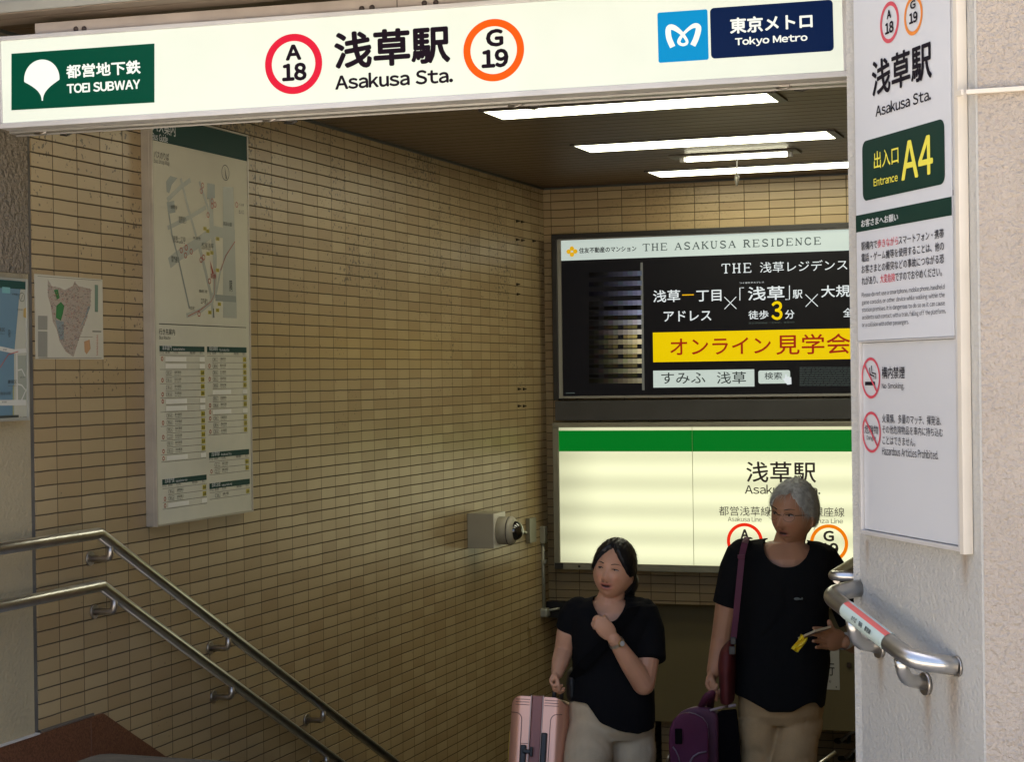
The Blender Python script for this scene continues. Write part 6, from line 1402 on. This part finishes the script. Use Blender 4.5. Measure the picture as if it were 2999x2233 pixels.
shoe((aL[0], aL[1], zL), 'shoe', wom, G); shoe((aR[0], aR[1], zR), 'shoe', wom, G)
# watch
wt = thing('wrist_watch', 'small gold watch with a white dial on the raised wrist of the woman', 'watch', tuple(G(858, 800, -0.17)))
fa = (np.array(el2) - np.array(wr2)); fa /= np.linalg.norm(fa); c = np.array(wr2) + fa * 0.018
bm = bmesh.new(); tube(bm, [c - fa * 0.006, c + fa * 0.006], 0.0295, 24, caps=False); tube(bm, [c - fa * 0.006, c + fa * 0.006], 0.0275, 24, caps=False); obj('strap', bm, mat('watch_strap', (0.50, 0.42, 0.30), 0.4, 0.5), wt)
wn = -bk * 0.85 + rt_ * 0.45 + up * 0.25; wn -= fa * (wn @ fa); wn /= np.linalg.norm(wn)
bm = bmesh.new(); tube(bm, [c + wn * 0.027, c + wn * 0.034], 0.0135, 22); obj('case', bm, mat('gold', (0.65, 0.45, 0.15), 0.3, 1.0), wt)
bm = bmesh.new(); tube(bm, [c + wn * 0.0341, c + wn * 0.0350], 0.0105, 22); obj('dial', bm, mat('dial', (0.60, 0.58, 0.52), 0.4), wt)
# dark cross-body bag with a strap over her shoulder
cb = thing('crossbody_bag', 'black cross body bag of the woman, its strap running over her chest', 'bag', tuple(G(560, 1050, 0.05)))
bm = bmesh.new(); PSw = [np.array(G(*q)) for q in ((1010, 520, 0.05), (1000, 545, -0.04), (965, 590, -0.085), (900, 660, -0.112), (800, 780, -0.122), (700, 890, -0.120), (610, 980, -0.098), (555, 1060, -0.02))]; vsx = []; wd_ = 0.019
for i, q in enumerate(PSw):
    tn_ = PSw[min(i + 1, len(PSw) - 1)] - PSw[max(i - 1, 0)]; tn_ /= np.linalg.norm(tn_); n_ = -bk * (1 if i > 1 else 0.3) + up * (0 if i > 1 else 1); n_ -= tn_ * (n_ @ tn_); n_ /= np.linalg.norm(n_); s_ = np.cross(tn_, n_)
    vsx.append([bm.verts.new(V3(q + s_ * a + n_ * b)) for a, b in ((-wd_, 0.0025), (wd_, 0.0025), (wd_, -0.0025), (-wd_, -0.0025))])
for i in range(len(vsx) - 1):
    for k in range(4): bm.faces.new([vsx[i][k], vsx[i][(k + 1) % 4], vsx[i + 1][(k + 1) % 4], vsx[i + 1][k]])
obj('strap', bm, mat('strap_black', (0.0035, 0.0035, 0.004), 0.9, spec=0.1), cb)
bm = bmesh.new(); loft(bm, [(G(548, 1000, 0.06), W(26), bk * 0.08), (G(545, 1060, 0.06), W(44), bk * 0.10), (G(548, 1160, 0.06), W(44), bk * 0.10), (G(552, 1200, 0.06), W(34), bk * 0.09)]); me, v = remesh(bm, 0.006, 5); wrinkle(me, v, 0.004, 12, seed=6); finish('bag_body', me, mat('bag_black', (0.014, 0.014, 0.013), 0.6), cb)
bm = bmesh.new(); tube(bm, [G(1020, 536, -0.01), G(1062, 545, -0.012), G(1095, 575, -0.008), G(1118, 620, 0.0)], [0.006, 0.008, 0.006, 0.004], 8); obj('scarf_edge', bm, mat('scarf', (0.34, 0.26, 0.25), 0.7, var=0.6, vscale=60), cb)

# ---- pink hard-shell suitcase -----------------------------------------------------------------------
sc_ = thing('suitcase', 'metallic pink hard shell suitcase carried by the woman', 'suitcase', tuple(G(310, 2300, -0.05)))
PINK = mat('pink_shell', (0.84, 0.43, 0.29), 0.30, 0.5, var=0.05, vscale=4, coat=0.3); PINKD = mat('pink_band', (0.30, 0.125, 0.105), 0.45, 0.3); SEAMP = mat('pink_seam', (0.20, 0.09, 0.07), 0.5); TRIMP = mat('zip_trim', (0.48, 0.33, 0.27), 0.35, 0.5)
ctr = np.array(G(300, 1190, -0.05)); lean = (np.array(G(312, 1190, -0.05)) - np.array(G(288, 1640, -0.05))); lean = lean / np.linalg.norm(lean) + bk * 0.23; zz = lean / np.linalg.norm(lean); xx = rt_ - zz * (rt_ @ zz); xx /= np.linalg.norm(xx)
rotm = Matrix.Rotation(math.radians(-10), 3, V3(zz)); xx = np.array(rotm @ V3(xx)); yy = np.cross(zz, xx); hw = G.m(198); HH = 0.66; DD = 0.42
def sbx(bm, x0, x1, y0, y1, z0, z1, b=0.0): boxf(bm, ctr, xx, yy, zz, (x0, y0, z0), (x1, y1, z1), b)
g2 = G.m(38)
for x0, x1 in ((-hw, -g2), (g2, hw)):
    bm = bmesh.new(); o_ = 1 if x0 < 0 else -1
    boxf(bm, ctr, xx, yy, zz, (x0, 0, -HH), (x1, DD, 0)); es = [e for e in bm.edges if sum(1 for v_ in e.verts if abs(abs((np.array(v_.co) - ctr) @ xx) - hw) < 1e-4) == 2]
    bmesh.ops.bevel(bm, geom=es, offset=0.045, segments=8, profile=0.5, affect='EDGES'); es = [e for e in bm.edges if abs((np.array(e.verts[0].co) - ctr) @ zz) < 1e-4 and abs((np.array(e.verts[1].co) - ctr) @ zz) < 1e-4]
    so_ = obj('shell_half', bm, PINK, sc_, smooth=True); so_.data.set_sharp_from_angle(angle=math.radians(35))
bm = bmesh.new(); sbx(bm, -g2 + 0.0005, g2 - 0.0005, 0.001, DD - 0.001, -HH + 0.002, 0.004, 0.003); obj('zip_band', bm, PINKD, sc_)
bm = bmesh.new()
for s in (-1, 1): sbx(bm, s * (g2 + 0.0025) - 0.0022, s * (g2 + 0.0025) + 0.0022, -0.003, DD, -HH, 0.005, 0.001)
obj('zip_trim', bm, TRIMP, sc_)
bm = bmesh.new()
for s in (-1, 1):
    pts = [(s * hw * 0.93, -0.0006, -0.062), (s * hw * 0.66, -0.0006, -0.062), (s * hw * 0.52, -0.0006, -0.078), (s * hw * 0.50, -0.0006, -0.5)]
    tube(bm, bend([ctr + xx * a + yy * b + zz * c for a, b, c in pts], 0.012, 6), 0.0014, 6)
tube(bm, [ctr + xx * (-hw * .50) + yy * -0.0006 + zz * -0.175, ctr + xx * (-g2 - 0.006) + yy * -0.0006 + zz * -0.175], 0.0012, 6)
for k in range(3):
    for s in (-1, 1): tube(bm, [ctr + xx * (s * g2 * 1.4) + yy * -0.0004 + zz * (-0.012 - 0.010 * k), ctr + xx * (s * hw * 0.78) + yy * -0.0004 + zz * (-0.012 - 0.010 * k)], 0.0011, 6)
obj('groove', bm, SEAMP, sc_)
for (xa, za, zb2) in ((G.m(66), -0.132, -0.45), (-G.m(78), -0.180, -0.45)):
    bm = bmesh.new(); sbx(bm, xa - 0.0115, xa + 0.0115, -0.012, -0.0005, zb2, za, 0.005); obj('side_grip', bm, mat('grip_black', (0.025, 0.024, 0.022), 0.4), sc_)
bm = bmesh.new(); sbx(bm, -G.m(80), -G.m(12), -0.016, -0.004, -0.212, -0.196, 0.004); sbx(bm, -G.m(26), -G.m(8), -0.018, -0.003, -0.222, -0.186, 0.003); obj('lock', bm, MATS['grip_black'], sc_)
bm = bmesh.new(); hc_ = ctr + yy * 0.045 + xx * G.m(116)
tube(bm, bend([hc_ - yy * 0.035 + zz * 0.0, hc_ - yy * 0.03 + zz * 0.040, hc_ + yy * 0.10 + zz * 0.040, hc_ + yy * 0.105 + zz * 0.0], 0.02, 6), 0.0085, 10); obj('carry_handle', bm, DARK, sc_)
bm = bmesh.new(); sbx(bm, -hw - 0.006, -hw + 0.0, 0.05, 0.07, -0.24, -0.13, 0.002); obj('luggage_tag', bm, mat('tag_yellow', (0.45, 0.30, 0.02), 0.5), sc_)
for s1_ in (-1, 1):
    for y_ in (0.05, DD - 0.05):
        bm = bmesh.new(); q = ctr + xx * s1_ * hw * 0.7 + yy * y_ + zz * (-HH - 0.028); tube(bm, [q - xx * 0.01, q + xx * 0.01], 0.026, 16); obj('wheel', bm, DARK, sc_)

# ---- purple wheeled bag of the man -------------------------------------------------------------------
G = Rig(1.937, 1.937, 1950, 1380, 6.62); rt_, bk, up = G.right, G.back, G.up
q_ = lambda x, y, d=0.0: G(x / 4.96 * 1.937, (1900 - 1380 + y / 4.96) * 1.937, d)      # from the bag close-up
pb = thing('wheeled_bag', 'purple and black soft wheeled bag pulled by the man', 'bag', tuple(q_(340, 2600, 0)))
PUR = mat('purple_nylon', (0.080, 0.005, 0.038), 0.7, var=0.12, vscale=10, bump=0.2, bscale=260); PURL = mat('purple_top', (0.10, 0.028, 0.062), 0.6, var=0.2, vscale=12); BLKN = mat('black_nylon', (0.004, 0.003, 0.004), 0.9, spec=0.1); PIPE = mat('grey_piping', (0.17, 0.12, 0.15), 0.5)
def qm(u): return u / 4.96 / FPX * 6.62
bm = bmesh.new()
fr = [(60, 1700), (40, 1400), (55, 1180), (110, 1040), (190, 965), (300, 935), (430, 960), (540, 1020), (605, 1110), (625, 1250), (625, 1700)]
def slab(bm, pts, d0, d1, dxy=(0, 0)):
    a = [bm.verts.new(V3(q_(x, y, d0))) for x, y in pts]; b = [bm.verts.new(V3(q_(x + dxy[0], y + dxy[1], d1))) for x, y in pts]; n = len(pts)
    for i in range(n): bm.faces.new([a[i], a[(i + 1) % n], b[(i + 1) % n], b[i]])
    bm.faces.new(a[::-1]); bm.faces.new(b)
fr2 = [(45, 2650)] + fr + [(640, 2650)]
slab(bm, fr2, -0.05, 0.04); me, v = remesh(bm, 0.005, 8); wrinkle(me, v, 0.004, 10, seed=3); finish('front_pocket', me, PUR, pb)
bm = bmesh.new(); slab(bm, [(70, 2640), (62, 1180), (125, 1020), (210, 925), (330, 868), (470, 850), (620, 865), (720, 930), (755, 1010), (770, 2640)], 0.03, 0.14, (60, -20)); me, v = remesh(bm, 0.006, 8); finish('top_panel', me, PURL, pb)
bm = bmesh.new(); slab(bm, [(600, 2640), (612, 1150), (700, 1020), (780, 905), (1030, 880), (1070, 1300), (1160, 2640)], 0.05, 0.22); me, v = remesh(bm, 0.006, 6); finish('side_body', me, BLKN, pb)
bm = bmesh.new()
tube(bm, [q_(x, y, -0.052) for x, y in ((105, 1435), (150, 1500), (185, 1580), (210, 1700))], 0.0025, 8); tube(bm, [q_(x, y, -0.054) for x, y in ((590, 1505), (470, 1530), (400, 1575), (360, 1640), (345, 1720))], 0.0035, 8); tube(bm, [q_(x, y, -0.045) for x, y in ((330, 932), (430, 955), (540, 1015), (602, 1110), (615, 1250), (600, 1500))], 0.0016, 8); obj('piping', bm, PIPE, pb, smooth=True)
bm = bmesh.new(); boxf(bm, q_(185, 1285, -0.056), rt_, up, bk, (-qm(52), -qm(110), -0.004), (qm(52), qm(115), 0.004), 0.004); obj('black_patch', bm, BLKN, pb)
bm = bmesh.new(); tube(bm, bend([q_(500, 880, 0.06), q_(600, 690, 0.02), q_(668, 655, 0.02), q_(640, 860, 0.10)], 0.04, 6), 0.016, 12, aspect=0.7); obj('carry_handle', bm, WINE, pb, smooth=True)
bm = bmesh.new(); tube(bm, [q_(640, 905, 0.0), q_(790, 865, 0.0), q_(900, 845, 0.04)], 0.0045, 8); tube(bm, [q_(905, 845, 0.04), q_(1020, 830, 0.04)], 0.006, 8); obj('zip_edge', bm, mat('zip_pale', (0.30, 0.24, 0.25), 0.4), pb)
bm = bmesh.new(); tube(bm, [q_(20, 1660, -0.03), q_(48, 1545, -0.03)], 0.006, 8); obj('side_buckle', bm, mat('buckle_gold', (0.35, 0.28, 0.18), 0.3, 0.8), pb)
for x in (150, 700):
    bm = bmesh.new(); q = q_(x, 2700, 0.12); tube(bm, [q - rt_ * 0.012, q + rt_ * 0.012], 0.03, 16); obj('wheel', bm, DARK, pb)
# ------------------------------------------------------------------ keep world-built parts in place under their empties
for o in list(bpy.data.objects):
    if o.type == 'EMPTY' and o.parent is None:
        inv = Matrix.Translation(o.location).inverted()
        for c in o.children:
            if c.matrix_parent_inverse == Matrix.Identity(4) and not c.get('local'): c.matrix_parent_inverse = inv
